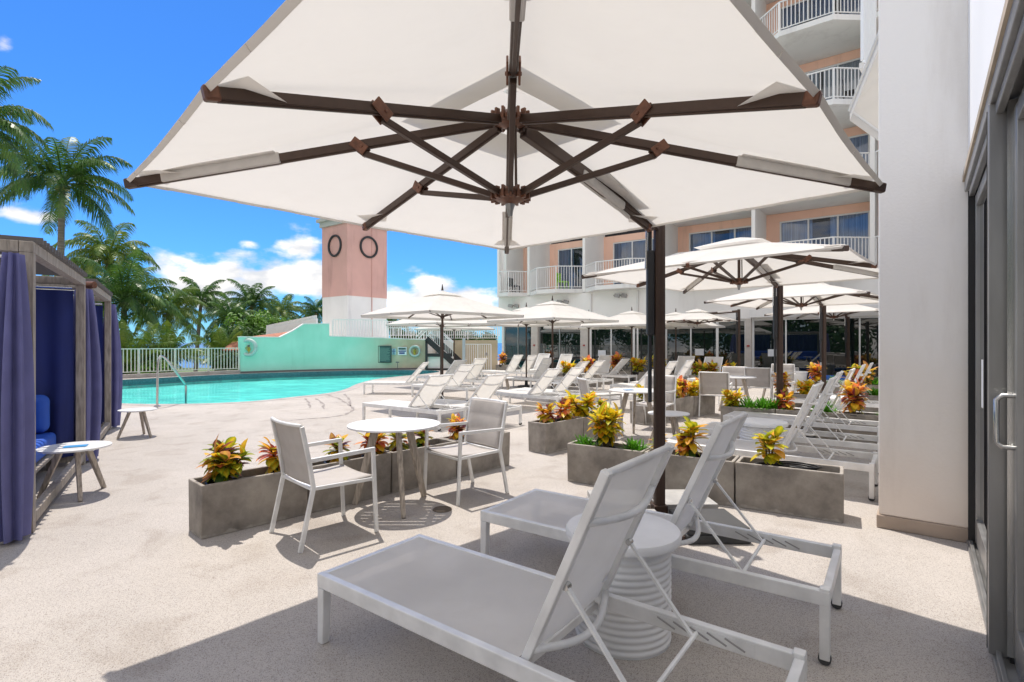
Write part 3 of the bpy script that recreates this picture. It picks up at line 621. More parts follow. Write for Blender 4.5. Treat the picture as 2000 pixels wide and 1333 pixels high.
# writing and fittings on the wall
def onwall(px, z, d=.05): p = wl(px); return Vector((p.x+.0, p.y-d, z))
sg = thing('pool_rules_sign', 'tall dark framed pool rules board on the mint wall', 'sign', onwall(752, 0))
b = MB(); b.box(-.33, -.02, .42, .33, .02, 1.28); b.build('board', M['signd'], sg)
b = MB(); b.box(-.36,-.04,.39,-.33,.02,1.31); b.box(.33,-.04,.39,.36,.02,1.31); b.box(-.33,-.04,.39,.33,.02,.42); b.box(-.33,-.04,1.28,.33,.02,1.31); b.build('frame', M['black'], sg)
def text(s, size, loc, m, par, name, w=None, rz=0):
    cu = bpy.data.curves.new(name, 'FONT'); cu.body = s; cu.size = size; cu.align_x = 'CENTER'; cu.extrude = .003
    o = bpy.data.objects.new(name, cu); COL.objects.link(o); o.data.materials.append(m)
    bpy.context.view_layer.update()
    me = bpy.data.meshes.new_from_object(o); bpy.data.objects.remove(o)
    o = bpy.data.objects.new(name, me); COL.objects.link(o); o.parent = par; o.location = loc; o.rotation_euler = (R(90), 0, rz)
    if w:
        xs = [v.co.x for v in me.vertices]; k = w/(max(xs)-min(xs))
        for v in me.vertices: v.co.x *= k
    return o
b = MB()
for k in range(14):
    w = [.27,.25,.28,.22,.28,.26,.2,.28,.27,.24,.28,.25,.28,.18][k]
    b.box(-.28, -.026, 1.14-.05*k, -.28+2*w, -.021, 1.158-.05*k)
b.build('lettering', mat('faded_ink', (.20,.34,.30), .6), sg)
sg = thing('lifeguard_sign', 'white and blue pool warning sign beside the dark rules board', 'sign', onwall(786, 0))
b = MB(); b.box(-.24,-.02,.80,.24,.02,1.24); b.build('board', M['sign'], sg)
b = MB(); b.box(-.2,-.024,1.09,.2,-.021,1.20); b.build('lettering', M['signd'], sg)
b = MB(); b.box(-.2,-.024,.98,.21,-.021,1.05); b.box(-.16,-.024,.86,.14,-.021,.95); b.build('lettering', M['signb'], sg)
sg = thing('depth_sign', 'small pale blue cross marked sign between the rules board and the white sign', 'sign', onwall(770, 0))
b = MB(); b.box(-.13,-.02,.82,.11,.02,1.16); b.build('board', mat('pale_blue', (.35,.52,.58), .6), sg)
b = MB(); b.box(-.02,-.026,.84,.02,-.021,1.14); b.box(-.11,-.0265,1.0,.09,-.0215,1.03); b.build('mark', M['signb'], sg)
def buoy(px, z, r, label):
    p = onwall(px, z, .1); t = thing('ring_buoy', label, 'life ring', p, 0, 'life rings on the mint wall')
    b = MB(); n = 28; pts = [(r*math.cos(2*math.pi*k/n), 0, r*math.sin(2*math.pi*k/n)) for k in range(n+1)]; b.tube(pts, r*.24, 10, cap=False); b.build('ring', M['ring'], t, smooth='all')
    b = MB(); rr = random.Random(px)
    for k in range(7):
        a = rr.uniform(0, 6.28); b.tube([(.05*math.cos(a), -.03, .05*math.sin(a)+.05), (.12*math.cos(a+1), -.04, .12*math.sin(a+1)-.05), (.04*math.cos(a+2), -.03, -.22*rr.random()-.1)], .014, 6)
    b.build('rope', mat('yellow_rope', (.5,.38,.05), .8) if 'yellow_rope' not in bpy.data.materials else bpy.data.materials['yellow_rope'], t)
    b = MB(); b.box(-.03, .0, -.12, .03, .09, .12); b.build('bracket', M['cap'], t)
buoy(487, 1.24, .36, 'pale life ring with yellow rope at the left end of the mint wall')
buoy(811, 1.02, .27, 'white life ring with yellow rope beside the stair')
t = thing('deck_tap', 'thin grey standpipe at the foot of the cream end of the wall', 'pipe', (*onwall(779, 0, .35)[:2], 0))
b = MB(); b.tube([(0,0,0),(0,0,.42)], .02, 8); b.build('pipe', M['cap'], t)
b = MB(); b.tube([(-.09,0,.42),(.09,0,.42)], .03, 8); b.build('valve', M['cap'], t)
# upper terrace
b = MB(); b.prism([wl(643).xy+Vector((-.1,.31)), wl(832).xy+Vector((-.1,.31)), (-4.0, 42), (-18, 42), (-14.4, 30.5)], -6.4, 1.66); tag(b.build('upper_terrace', M['hotel']), kind='structure')
rl = thing('terrace_railing', 'white picket railing on top of the wall in front of the pink tower', 'railing', group='railings of the upper terrace')
b = MB(); railing(b, [wl(644).xy+Vector((0,.5)), wl(752).xy+Vector((0,.5))], 1.7, 2.72, step=.14, r=.014); b.build('pickets', M['rail'], rl)
rl = thing('terrace_railing', 'white picket railing above the cream end of the wall right of the tower', 'railing', group='railings of the upper terrace')
b = MB(); railing(b, [wl(754).xy+Vector((0,.5)), wl(830).xy+Vector((0,.5))], 1.6, 2.30, step=.14, r=.014)
b.build('pickets', M['rail'], rl)
rl = thing('terrace_railing', 'long white picket railing seen at the back under the umbrellas', 'railing', group='railings of the upper terrace')
b = MB(); railing(b, [D(752, 37).xy, D(975, 35).xy], 1.9, 2.95, step=.14, r=.014); b.build('pickets', M['rail'], rl)
rl = thing('ramp_railing', 'pale sloping balustrade rising from the tiled roof to the tower', 'railing')
b = MB()
pA, pB = D(521, 31), D(618, 30)
n = 40
for k in range(n+1):
    p = pA.lerp(pB, k/n); zt = H+(670-(637-20*k/n))/F*p.y; zb = H+(670-(656-20*k/n))/F*p.y-.1; b.box(p.x-.022, p.y-.022, zb, p.x+.022, p.y+.022, zt)
b.bar(Vector((pA.x,pA.y,H+33/F*31)), Vector((pB.x,pB.y,H+53/F*30)), .09, .06)
b.build('pickets', M['rail'], rl)
b = MB(); b.hexa([Vector((pA.x,pA.y+.06,-3)), Vector((pB.x,pB.y+.06,-3)), Vector((pB.x,pB.y+.2,-3)), Vector((pA.x,pA.y+.2,-3)), Vector((pA.x,pA.y+.06,H+28/F*31)), Vector((pB.x,pB.y+.06,H+48/F*30)), Vector((pB.x,pB.y+.2,H+48/F*30)), Vector((pA.x,pA.y+.2,H+28/F*31))])
b.build('side_wall', M['white'], rl)
rf = thing('tiled_roof', 'low terracotta tiled roof behind the stepped mint wall', 'roof')
b = MB()
for k in range(26):
    s0 = k/26; a_ = D(468+100*s0, 27.2+1.2*s0, 1.62+.05*s0); c_ = D(504+74*s0, 29.3+.4*s0, 1.80+.28*s0)
    b.tube([a_, c_], .075, 6)
b.build('tiles', M['tile'], rf)
b = MB(); b.quad(D(466,27.2,1.60), D(570,28.4,1.66), D(578,29.8,2.02), D(500,29.4,1.74)); b.quad(D(466,27.2,1.60), D(570,28.4,1.66), D(570,28.4,-5), D(466,27.2,-5)); b.build('roof_deck', M['tile'], rf)
rf = thing('tiled_roof', 'small terracotta eave peeping over the fence left of the mint wall', 'roof')
b = MB()
for k in range(10):
    s0 = k/10; b.tube([D(436+34*s0, 29, 1.05), D(455+20*s0, 30.2, 1.5)], .06, 6)
b.build('tiles', M['tile'], rf)
b = MB(); b.prism([D(446,29.2)[:2], D(475,29.2)[:2], D(475,32)[:2], D(446,32)[:2]], -6.5, 1.03); b.build('wall', M['white'], rf)
# tower
tw = thing('pink_tower', 'square pink and white tower with black ring ornaments rising behind the mint wall', 'tower')
cn = Vector((-10.52, 34.0)); Ud = Vector((SU, CU)); Vd = Vector((-CU, SU)); wU, wV = 3.15, 2.75
def tb(b, e, z0, z1):
    q = [cn-Ud*e-Vd*e, cn+Ud*(wU+e)-Vd*e, cn+Ud*(wU+e)+Vd*(wV+e), cn-Ud*e+Vd*(wV+e)]; b.prism([(p.x, p.y) for p in q], z0, z1)
b = MB(); tb(b, 0, 1.66, 4.5); b.build('white_base', M['white'], tw)
b = MB(); tb(b, .02, 4.5, 9.15); b.build('pink_shaft', M['pink'], tw)
b = MB(); tb(b, .14, 9.15, 9.5); tb(b, .3, 9.5, 9.7); b.build('cap', mat('tower_cap', (.45,.47,.43), .8), tw)
b = MB(); tb(b, -.15, 9.7, 10.3); b.build('roof_block', M['tile'], tw)
def ringon(c, d, r, z):
    b = MB(); n = 36; nrm = Vector((-d.y, d.x)); 
    pts = [Vector((c.x+d.x*r*math.cos(2*math.pi*k/n), c.y+d.y*r*math.cos(2*math.pi*k/n), z+r*math.sin(2*math.pi*k/n)))for k in range(n+1)]
    b.tube(pts, .075, 8, cap=False); b.build('ring_ornament', M['black'], tw, smooth='all')
ringon(cn+Ud*(wU*.52)-Vd*.07, Ud, .66, 7.75+.05)
ringon(cn+Vd*(wV*.46)-Ud*.07, Vd, .66, 7.75+.05)
b = MB(); p = cn+Ud*1.9-Vd*.04; b.tube([(p.x,p.y,1.7),(p.x,p.y,9.1)], .03, 6); b.build('conduit', M['pink'], tw)
# stair with dark stringer
st = thing('pool_stair', 'dark framed stair with white handrails descending beside the cream wall end', 'stair')
Ys = 28.6
sA, sB = D(833, Ys, 1.70), D(884, Ys, .42)
b = MB(); b.bar(sA, sB, .12, .30); b.bar(sA+Vector((.35,.9,0)), sB+Vector((.35,.9,0)), .1, .28); b.build('stringer', M['black'], st)
b = MB()
for k in range(9): p = sA.lerp(sB, (k+.5)/9); b.box(p.x-.14, p.y+.06, p.z-.02, p.x+.14, p.y+.95, p.z+.02)
b.build('treads', M['cap'], st)
b = MB(); b.box(sA.x-.06, Ys-.06, 0, sA.x+.06, Ys+.06, 1.55); p = D(883, Ys); b.box(p.x-.05, Ys-.05, 0, p.x+.05, Ys+.05, .5); b.box(sA.x+.06, Ys-.05, .72, p.x-.05, Ys+.05, .9); b.box(sA.x+.06, Ys-.05, .0, p.x-.05, Ys+.05, .1); b.build('frame', M['black'], st)
b = MB(); b.box(sA.x+.06, Ys+.1, 0, p.x+.1, Ys+.2, .72); b.build('infill', M['hotel'], st)
for dy in (0, .9):
    b = MB(); o = Vector((0, dy, 0)); b.bar(sA+o+Vector((0,0,1.05)), sB+o+Vector((0,0,1.05)), .05, .05); b.bar(sA+o+Vector((0,0,.2)), sB+o+Vector((0,0,.2)), .03, .03)
    for k in range(15): q = sA.lerp(sB, k/14)+o; b.box(q.x-.012, q.y-.012, q.z+.1, q.x+.012, q.y+.012, q.z+1.04)
    b.build('handrail', M['rail'], st)
b = MB(); b.tube([(D(812, Ys-.3).x, Ys-.3, 1.75), (D(845, Ys-.3).x, Ys-.3, 2.7)], .03, 8); b.tube([(D(818, Ys-.3).x, Ys-.3, 1.7), (D(850, Ys-.3).x, Ys-.3, 2.6)], .025, 8)
tag(b.build('ramp_handrail', M['rail']), 'pair of thin white sloping handrails above the cream end of the wall', 'handrail')
# beige wall and gate by the hotel corner
b = MB(); b.prism([D(885,30.5)[:2], D(972,29.0)[:2], D(972,29.4)[:2], D(885,30.9)[:2]], 0, 1.62); tag(b.build('beige_wall', mat('beige_wall', (.52,.43,.29), .85, var=.15, vscale=1)), 'low beige wall between the stair and the hotel corner', 'wall')
b = MB(); b.prism([D(856,30.9)[:2], D(972,29.5)[:2], D(972,33)[:2], D(856,33)[:2]], 0, 1.6); tag(b.build('terrace_step', M['hotel']), kind='structure')
rl = thing('terrace_railing', 'short white picket railing above the low beige wall', 'railing', group='railings of the upper terrace')
b = MB(); railing(b, [D(858,30.9)[:2], D(972,29.6)[:2]], 1.65, 2.35, step=.13, r=.013); b.build('pickets', M['rail'], rl)
gt = thing('pool_gate', 'tall white picket pool gate between the stair and the hotel', 'gate')
b = MB(); railing(b, [D(908,26.5)[:2], D(959,26.0)[:2]], .05, 1.40, step=.115, r=.014, every=6); b.build('pickets', M['rail'], gt)
b = MB(); p = D(906,26.5); b.box(p.x-.07,p.y-.07,0,p.x+.07,p.y+.07,1.7); b.build('gate_post', mat('gate_post', (.45,.55,.60), .5), gt)
b = MB(); p = D(950,25.8); b.box(p.x-.06,p.y-.05,.85,p.x+.06,p.y+.05,1.0); b.build('latch', M['lamp'], gt)
# poolside fence
fn = thing('pool_fence', 'long cream picket fence along the far left side of the pool', 'fence')
b = MB(); railing(b, FE, .16, 1.215, step=.135, r=.014, post=.034, every=10); b.build('pickets', M['rail2'], fn)
b = MB()
for a_, c_ in zip(FE, FE[1:]): b.bar((a_.x,a_.y,.08), (c_.x,c_.y,.08), .3, .16)
b.build('kerb', M['coping'], fn)
# ladder rail
hr = thing('pool_handrail', 'bent stainless steel handrail leading from the deck into the pool', 'handrail')
a_ = P(307, 795); Yh = a_.y; 
def pp(px, py, Y): return D(px, Y, H-(py-670)/F*Y)
b = MB(); b.tube([(a_.x, a_.y, 0), pp(308, 720, Yh), pp(309.5,703,Yh), pp(313,696,Yh+.02), pp(319,697,Yh+.08), pp(326,703,Yh+.18), pp(360,748,Yh+.95), pp(363,755,Yh+1.0), (pp(363,784,Yh+1.02).x, Yh+1.02, -.5)], .026, 10); b.build('rail', M['chrome'], hr, smooth=True)
b = MB(); b.lathe([(.07,0),(.07,.02),(.04,.03)], 20, (a_.x,a_.y,0.001)); b.build('flange', M['chrome'], hr)

# ------------------------------------------------------------------ vegetation
def frond(b, org, az, elev, L, droop, rr, nl=34, lw=.05, ll=.60):
    """arching palm frond: rib plus drooping leaflets; returns nothing"""
    d = Vector((math.cos(az)*math.cos(elev), math.sin(az)*math.cos(elev), math.sin(elev))); p = Vector(org); pts = [p.copy()]; n = 14
    for i in range(n):
        d = (d + Vector((0, 0, -droop*(.35+1.3*i/n)/n))).normalized(); p = p + d*L/n; pts.append(p.copy())
    b.tube(pts[:n-1], [.035*(1-i/n)+.006 for i in range(n-1)], 4, cap=False)
    wind = Vector((.5, -.1, 0))
    for i in range(nl):
        t = .14 + .86*i/(nl-1); k = t*n; j = min(n-1, int(k)); q = pts[j].lerp(pts[j+1], k-j) if j < n else pts[-1]
        ax = (pts[min(j+1, n)]-pts[j]).normalized(); side = ax.cross(Vector((0,0,1))).normalized()
        l = ll*L/3.5*(math.sin(math.pi*min(1, t*.9+.12))**.6)*1.5*(.8+.3*rr.random())
        for s in (-1, 1):
            dr = (side*s*.8 + ax*(.45+.3*rr.random()) + Vector((0,0,-.10-.35*rr.random())) + wind*.18).normalized()
            w = ax*lw*.5
            m_ = q + dr*l*.5; e = q + dr*l*.9 + Vector((0,0,-l*(.28+.3*rr.random())))
            a0, a1 = b.bm.verts.new(q-w*.6), b.bm.verts.new(q+w*.6); m0, m1 = b.bm.verts.new(m_-w), b.bm.verts.new(m_+w); ee = b.bm.verts.new(e)
            b.bm.faces.new((a0, a1, m1, m0)); b.bm.faces.new((m0, m1, ee))
def colour(o, f):
    me = o.data; at = me.color_attributes.new('Col', 'FLOAT_COLOR', 'POINT')
    for i, v in enumerate(me.vertices): at.data[i].color = (*f(i, v.co), 1)
def palm_material(name, c1, c2):
    m = mat(name, c1, .42, c2=c2, vscale=1.1, trans=.3); return m
palmA = palm_material('palm_leaf', (.13, .24, .04), (.025, .09, .018))
palmB = palm_material('palm_leaf_bright', (.20, .27, .035), (.06, .15, .02))
def make_crown(seed, n, L, droopk=1.0, up=0, nl=34, lo=-.35):
    rr = random.Random(seed); b = MB()
    for i in range(n):
        e = lo + (1.35-lo)*((i+.5)/n)**.9; az = i*2.399 + rr.uniform(-.3, .3)
        frond(b, (0.05*math.cos(az), .05*math.sin(az), .05), az, e+up, L*rr.uniform(.85, 1.08), droopk*(1.5+.5*rr.random()), rr, nl=nl, lw=.050*L/3.2)
    me = bpy.data.meshes.new('crown'); b.bm.to_mesh(me); b.bm.free(); return me
crowns = [make_crown(s, 28, 3.5, 1.0+.12*s, nl=66) for s in (1, 2, 3)]
young = make_crown(9, 17, 3.8, .75, up=.12, nl=62, lo=.15)
def palm(x, y, ztop, zb, size, k, label, lean=(0,0), rz=0, leafm=None, r=.17, yg=False, group='coconut palms beyond the pool fence'):
    t = thing('palm_tree', label, 'palm tree', (x, y, zb), 0, group)
    b = MB(); n = 14; pts = []; rs = []
    for i in range(n+1):
        s = i/n; pts.append((lean[0]*(s**1.6-1), lean[1]*(s**1.6-1), (ztop-zb)*s)); rs.append(r*(1.25-.45*s+.5*max(0, .08-s)*5)*(1+.05*(i % 2)))
    b.tube(pts, rs, 10); b.build('trunk', M['trunk'], t, smooth='all')
    me = (young if yg else crowns[k % 3]).copy(); me.materials.append(leafm or palmA)
    o = bpy.data.objects.new('crown', me); COL.objects.link(o); o.parent = t; o.location = (0, 0, ztop-zb); o.scale = (size,)*3; o.rotation_euler = (0, 0, rz)
    if not yg:
        b = MB()
        for q in range(7): a = q*.9; b.lathe([(.02,-.12),(.09,-.06),(.10,0),(.05,.08)], 8, (.2*math.cos(a), .2*math.sin(a), -.18+.06*(q % 2)))
        b.build('coconuts', mat('coconut', (.22,.19,.05), .6) if 'coconut' not in bpy.data.materials else bpy.data.materials['coconut'], t).location = (0, 0, ztop-zb)
    return t
def PZ(px, py, Y): return (px-1000)/F*Y, Y, H+(670-py)/F*Y
for px, py, Y, sz, k, rz, lean, lab, lm, r in (
    (122, 362, 25, .99, 0, .3, (.25, 0), 'tallest palm with a tall bare trunk rising behind the cabanas', None, .15),
    (-62, 240, 20, .92, 1, 1.2, (0, 0), 'palm at the left edge with only its fronds in view', None, .2),
    (212, 508, 35, 1.05, 2, 2.2, (.3, 0), 'medium palm right of the tallest one with a pale flower head', palmB, .18),
    (243, 590, 29, .98, 0, 4.0, (.2, 0), 'broad dark green palm just right of the cabana roof', palmA, .17),
    (328, 612, 34, .86, 1, 5.0, (.1, 0), 'palm with a thin trunk left of the leaning one', palmB, .15),
    (393, 588, 46, .88, 2, .8, (.7, 0), 'slender palm with a leaning trunk standing against the sea', palmA, .16),
    (452, 628, 44, .82, 0, 2.9, (.2, 0), 'palm with low drooping fronds over the left end of the mint wall', palmA, .16),
    (492, 598, 50, .98, 1, 3.6, (.1, 0), 'bushy palm behind the green bushes left of the stepped wall', palmA, .18),
    (552, 612, 62, 1.0, 2, 1.9, (0, 0), 'distant palm above the sloping balustrade', palmB, .18),
    (618, 612, 66, .85, 0, 4.4, (0, 0), 'distant palm half hidden by the pink tower', palmA, .18),
    (765, 640, 60, .8, 1, .4, (0, 0), 'distant palm showing low right of the pink tower', palmA, .18),
    (158, 560, 40, .95, 1, 2.0, (0, 0), 'palm half hidden behind the far cabana roof', palmB, .17)):
    x, y, z = PZ(px, py, Y); palm(x, y, z, -6.5, sz*(.98 if Y > 27 else 1.0), k, lab, lean, rz, lm, r)
for px, py, Y, sz, rz, lab in ((325, 705, 27.5, .62, .5, 'young palm with upright fronds just outside the pool fence'), (436, 705, 30, .6, 2.4, 'young palm left of the tiled eave'), (258, 715, 26, .65, 4.1, 'young palm behind the left part of the pool fence'), (175, 720, 27, .9, 1.1, 'young palm behind the cabanas')):
    x, y, z = PZ(px, py, Y); palm(x, y, z, -6.5, sz, 0, lab, (0,0), rz, palmB, .12, True, 'young palms outside the fence')

def bush_mesh(seed, rx, rz_, n, ls, clumps=16):
    rr = random.Random(seed); b = MB(); cs = []
    for k in range(clumps):
        a = rr.uniform(0, 6.28); rad = rr.uniform(.15, .78); cs.append((Vector((rx*rad*math.cos(a), rx*rad*math.sin(a), rz_*rr.uniform(.2, .85))), rx*rr.uniform(.22, .38)))
    for i in range(n):
        c, r = rr.choice(cs); d = Vector((rr.gauss(0,1), rr.gauss(0,1), rr.gauss(0,1)*.8)).normalized(); p = c + d*r*rr.uniform(.55, 1.05)
        if p.z < 0: continue
        nrm = (d + Vector((rr.gauss(0,.4), rr.gauss(0,.4), rr.gauss(0,.4)+.3))).normalized(); t1 = nrm.orthogonal().normalized(); t1.rotate(Matrix.Rotation(rr.uniform(0,6.28), 3, nrm)); t2 = nrm.cross(t1); s = ls*rr.uniform(.6, 1.3)
        b.quad(p-t1*s, p-t2*s*.45+nrm*s*.15, p+t1*s, p+t2*s*.45+nrm*s*.15)
    me = bpy.data.meshes.new('crown'); b.bm.to_mesh(me); b.bm.free(); return me
bm1 = bush_mesh(5, 2.2, 2.6, 5200, .13); bm2 = bush_mesh(6, 2.2, 2.2, 5200, .12)
leafG = mat('bush_leaf', (.07, .16, .02), .5, c2=(.022, .065, .012), vscale=1.6, trans=.3); leafB = mat('bush_leaf_bright', (.17, .34, .03), .5, c2=(.06, .16, .018), vscale=1.4, trans=.3)
def bush(px, pytop, Y, sx, k, label, m, name='tree', zb=-6.5):
    x = (px-1000)/F*Y; zt = H+(670-pytop)/F*Y; t = thing(name, label, 'tree' , (x, Y, zb), 0, 'leafy trees beyond the pool fence')
    h = 2.4*sx; b = MB(); zc = zt-zb-h
    b.tube([(0,0,0),(.1,.05,zc*.5),(0,0,max(.4, zc)+.3*h)], [.2*sx,.16*sx,.1*sx], 8)
    for q in range(4):
        a = q*1.6; b.tube([(0,0,max(.3, zc*.9)), (.6*sx*math.cos(a), .6*sx*math.sin(a), zc+.35*h)], [.08*sx,.03*sx], 6)
    b.build('trunk', M['bark'], t)
    me = (bm1 if k == 0 else bm2).copy(); me.materials.append(m); o = bpy.data.objects.new('crown', me); COL.objects.link(o); o.parent = t; o.location = (0,0,zc); o.scale = (sx, sx, sx); o.rotation_euler = (0,0,px*.1)
for a_ in ((505,622,36,1.15,0,'bright green leafy tree left of the sloping balustrade',leafB),(468,636,34,1.0,1,'dark leafy tree behind the left end of the mint wall',leafG),(548,618,41,1.15,1,'leafy tree behind the sloping balustrade',leafB),(590,628,44,1.1,0,'leafy tree close left of the pink tower',leafG),
          (282,686,29,.8,0,'low dense tree behind the middle of the pool fence',leafG),(232,690,28,1.0,1,'low dense tree behind the left part of the pool fence',leafG),(446,694,29,.6,0,'low dense tree just left of the tiled eave',leafG),
          (165,688,29,1.0,0,'low tree hidden behind the cabanas',leafG),(805,640,52,1.0,1,'leafy tree showing through the railing right of the tower',leafG),(870,640,50,1.2,0,'leafy tree behind the long back railing',leafG),(930,645,48,1.1,1,'leafy tree behind the hotel corner railing',leafG),(270,700,26,.8,1,'low tree against the pool fence',leafB)):
    bush(*a_)

rr = random.Random(44); b = MB()
for i in range(20000):
    k = rr.randrange(20); c = UV(-13-2.5*(k % 2), -20+3.2*k, 2.8+1.4*math.sin(k*2.1)); d = Vector((rr.gauss(0,1), rr.gauss(0,1), rr.gauss(0,1))).normalized(); p = c+Vector((d.x*2.6, d.y*2.6, d.z*2.9))*rr.uniform(.5,1)
    if p.z < 0: continue
    t1 = d.orthogonal().normalized(); t1.rotate(Matrix.Rotation(rr.uniform(0,6), 3, d)); t2 = d.cross(t1); b.quad(p-t1*.3, p-t2*.14, p+t1*.3, p+t2*.14)
tag(b.build('woods', leafG), kind='stuff')
# ------------------------------------------------------------------ umbrellas
def canopy_points(hd, zr, za, r, phi):
    """square canopy with corners on the axes; phi in 0..8 (even: corners, odd: edge middles)"""
    k = int(phi) % 8; f = phi-int(phi); kf = lambda q: .729 if q % 2 else (1.045 if q == 6 and hd > 2 else 1)
    ends = [Vector((hd*math.cos(math.pi/4*q)*kf(q), hd*math.sin(math.pi/4*q)*kf(q))) for q in range(9)]
    e = ends[k].lerp(ends[k+1], f)
    pull = 1-.008*math.sin(math.pi*f)*max(0, r-.3)/.7
    z = za-(za-zr)*(r**1.12) - .042*math.sin(math.pi*f)*math.sin(math.pi*min(1, r))*max(0, r-.3)/.7*1.6
    return Vector((e.x*r*pull, e.y*r*pull, z))
def make_cantilever(hd=2.22, off=1.25, zr=2.39, za=2.865, mast=2.48, base=True, label='', off_y=None):
    t = thing('cantilever_umbrella', label, 'umbrella', group='cantilever umbrellas with brown masts')
    oy = off if off_y is None else off_y
    C = Vector((-off, -oy, 0)); hubz = za-.09; lowz = zr-.06
    b = MB()      # canopy
    r0 = .15
    b.grid(lambda s, v: C + canopy_points(hd, zr+.02, za, r0+(1-r0)*v, s*7.9999), 48, 10)
    bmesh.ops.remove_doubles(b.bm, verts=b.bm.verts, dist=.002)
    cp = b.build('canopy', M['canvas'], t, smooth='all')
    b = MB(); b.grid(lambda s, v: C + canopy_points(hd, zr+.02, za, .02+.27*v, s*7.9999)+Vector((0,0,.05+.03*(1-v))), 32, 3); bmesh.ops.remove_doubles(b.bm, verts=b.bm.verts, dist=.002); b.build('vent_cap', M['canvas'], cp, smooth='all')
    b = MB()
    for i in range(64):
        p = C+canopy_points(hd, zr+.02, za, 1, i/8*.9999); q = C+canopy_points(hd, zr+.02, za, 1, (i+1)/8*.9999); dn = Vector((0,0,-.02)); inn = (C-p); inn.z = 0; inn = inn.normalized()*.02
        b.quad(p, q, q+dn+inn, p+dn+inn); 
    b.build('hem', M['hem'], cp, solid=.003)
    for k in range(8):
        E = C+canopy_points(hd, zr-.005, hubz+.04, 1, k); Hh = C+Vector((0,0,hubz)); d2 = Vector((E.x-C.x, E.y-C.y, 0)); Lr = d2.length; dr = d2.normalized(); sl = (E.z-hubz)/Lr
        pt = lambda s: Hh+dr*s+Vector((0,0,sl*s))
        b = MB(); b.bar(pt(.09), pt(Lr*.985), .036, .048); b.bar(pt(.1)-Vector((0,0,.027)), pt(Lr*.97)-Vector((0,0,.027)), .018, .012)
        rb = b.build('rib', M['brown'], t, bevel=.004)
        if k != 1:
            s = .86; bp = pt(s); Lh = C+dr*.09+Vector((0,0,lowz))
            b = MB()
            sd = dr.cross(Vector((0,0,1)))
            for sg_ in (-1, 1):
                o = sd*.026*sg_
                b.bar(bp+o+dr*.055+Vector((0,0,.015)), bp+o-dr*.025-Vector((0,0,.045)), .010, .060)
            b.tube([bp-sd*.036-Vector((0,0,.02)), bp+sd*.036-Vector((0,0,.02))], .010, 8)
            b.build('joint', M['copper'], rb, bevel=.012)
            b = MB(); b.bar(bp-Vector((0,0,.05)), Lh, .028, .034); b.build('strut', M['brown'], t, bevel=.004)
        if k == 1:
            b = MB(); b.bar(pt(Lr*.42), pt(Lr*.74), .075, .065, w2=.07, h2=.06); b.build('sleeve', M['sleeve'], rb, bevel=.012)
        if k in (0, 4, 2, 6):
            b = MB(); b.bar(pt(Lr*.60), pt(Lr*.905), .05, .062, w2=.046, h2=.056); b.bar(pt(Lr*.61)+Vector((0,0,.03)), pt(Lr*.9)+Vector((0,0,.03)), .09, .012); b.build('sleeve', M['sleeve'], rb, bevel=.008)
        b = MB(); b.bar(pt(Lr*.965), pt(Lr*1.0), .044, .058); b.build('end_cap', M['brown'] if k % 2 == 0 else M['copper'], rb, bevel=.01)
        b = MB(); x = pt(Lr*.93)+Vector((0,0,.03)); sd = dr.cross(Vector((0,0,1))); b.poly([x-dr*.22, x+sd*.13+dr*.0, x+dr*.075, x-sd*.13]); b.build('corner_patch', M['hem'], cp)
    # hubs
    for z, nm in ((hubz, 'upper_hub'), (lowz, 'lower_hub')):
        b = MB(); b.lathe([(.03,-.05),(.06,-.035),(.10,-.02),(.105,.0),(.085,.02),(.05,.045)], 24, C+Vector((0,0,z)))
        for k in range(16):
            a = k*math.pi/8; p = C+Vector((.105*math.cos(a), .105*math.sin(a), z)); b.bar(p-Vector((0,0,.03)), p+Vector((0,0,.035)), .014, .03, up=(math.cos(a), math.sin(a), 0))
        b.build(nm, M['copper'], t, smooth=True)
    b = MB(); b.tube([C+Vector((0,0,lowz-.04)), C+Vector((0,0,hubz))], .020, 10); b.tube([C+Vector((.035,-.02,lowz-.02)), C+Vector((.03,-.02,hubz-.04))], .008, 8); b.build('centre_tube', M['brown'], t, smooth=True)
    b = MB(); b.lathe([(.012,-.12),(.02,-.08),(.03,-.05)], 12, C+Vector((0,0,lowz))); b.build('drip_tip', M['alu'], t)
    # arm and mast
    top = Vector((-.03, -.03*oy/off, mast-.05)); a0 = C+Vector((.08,.08*oy/off, hubz-.03))
    b = MB(); b.bar(a0, top, .055, .085); b.build('arm', M['brown'], t, bevel=.008)
    dd_ = (top-a0); b = MB(); b.bar(a0+dd_*.42+Vector((0.05,-.05,.03)), a0+dd_*.78+Vector((.05,-.05,.03)), .10, .05); b.bar(a0+dd_*.5-Vector((0,0,.05)), a0+dd_*.74-Vector((0,0,.09)), .03, .03); b.build('arm_cover', M['sleeve'], t, bevel=.015)
    b = MB(); b.box(-.038,-.038,.05,.038,.038,mast); b.box(-.043,-.026,.1,-.038,-.008,mast-.05); b.box(-.043,.008,.1,-.038,.026,mast-.05); b.box(-.026,-.043,.1,-.008,-.038,mast-.05); b.box(.008,-.043,.1,.026,-.038,mast-.05); ms = b.build('mast', M['brown'], t, bevel=.010)
    b = MB(); b.box(-.045,-.045,mast,.045,.045,mast+.02); b.build('mast_cap', M['brown'], ms, bevel=.01)
    b = MB(); b.bar((-.078,.004,mast-.08), (-.078,.004,mast-1.5), .028, .034, up=(0,1,0)); b.build('slide_rail', M['black'], t, bevel=.006)
    b = MB(); b.box(-.105,-.03,mast-.95,-.044,.03,mast-.25); b.build('clamp', M['black'], t, bevel=.012)
    b = MB(); b.tube([(-.10,-.0,mast-.0), (-.105,-.0,mast-.2), (-.11,.0,mast-.4)], .012, 8); b.build('chrome_rod', M['chrome'], t)
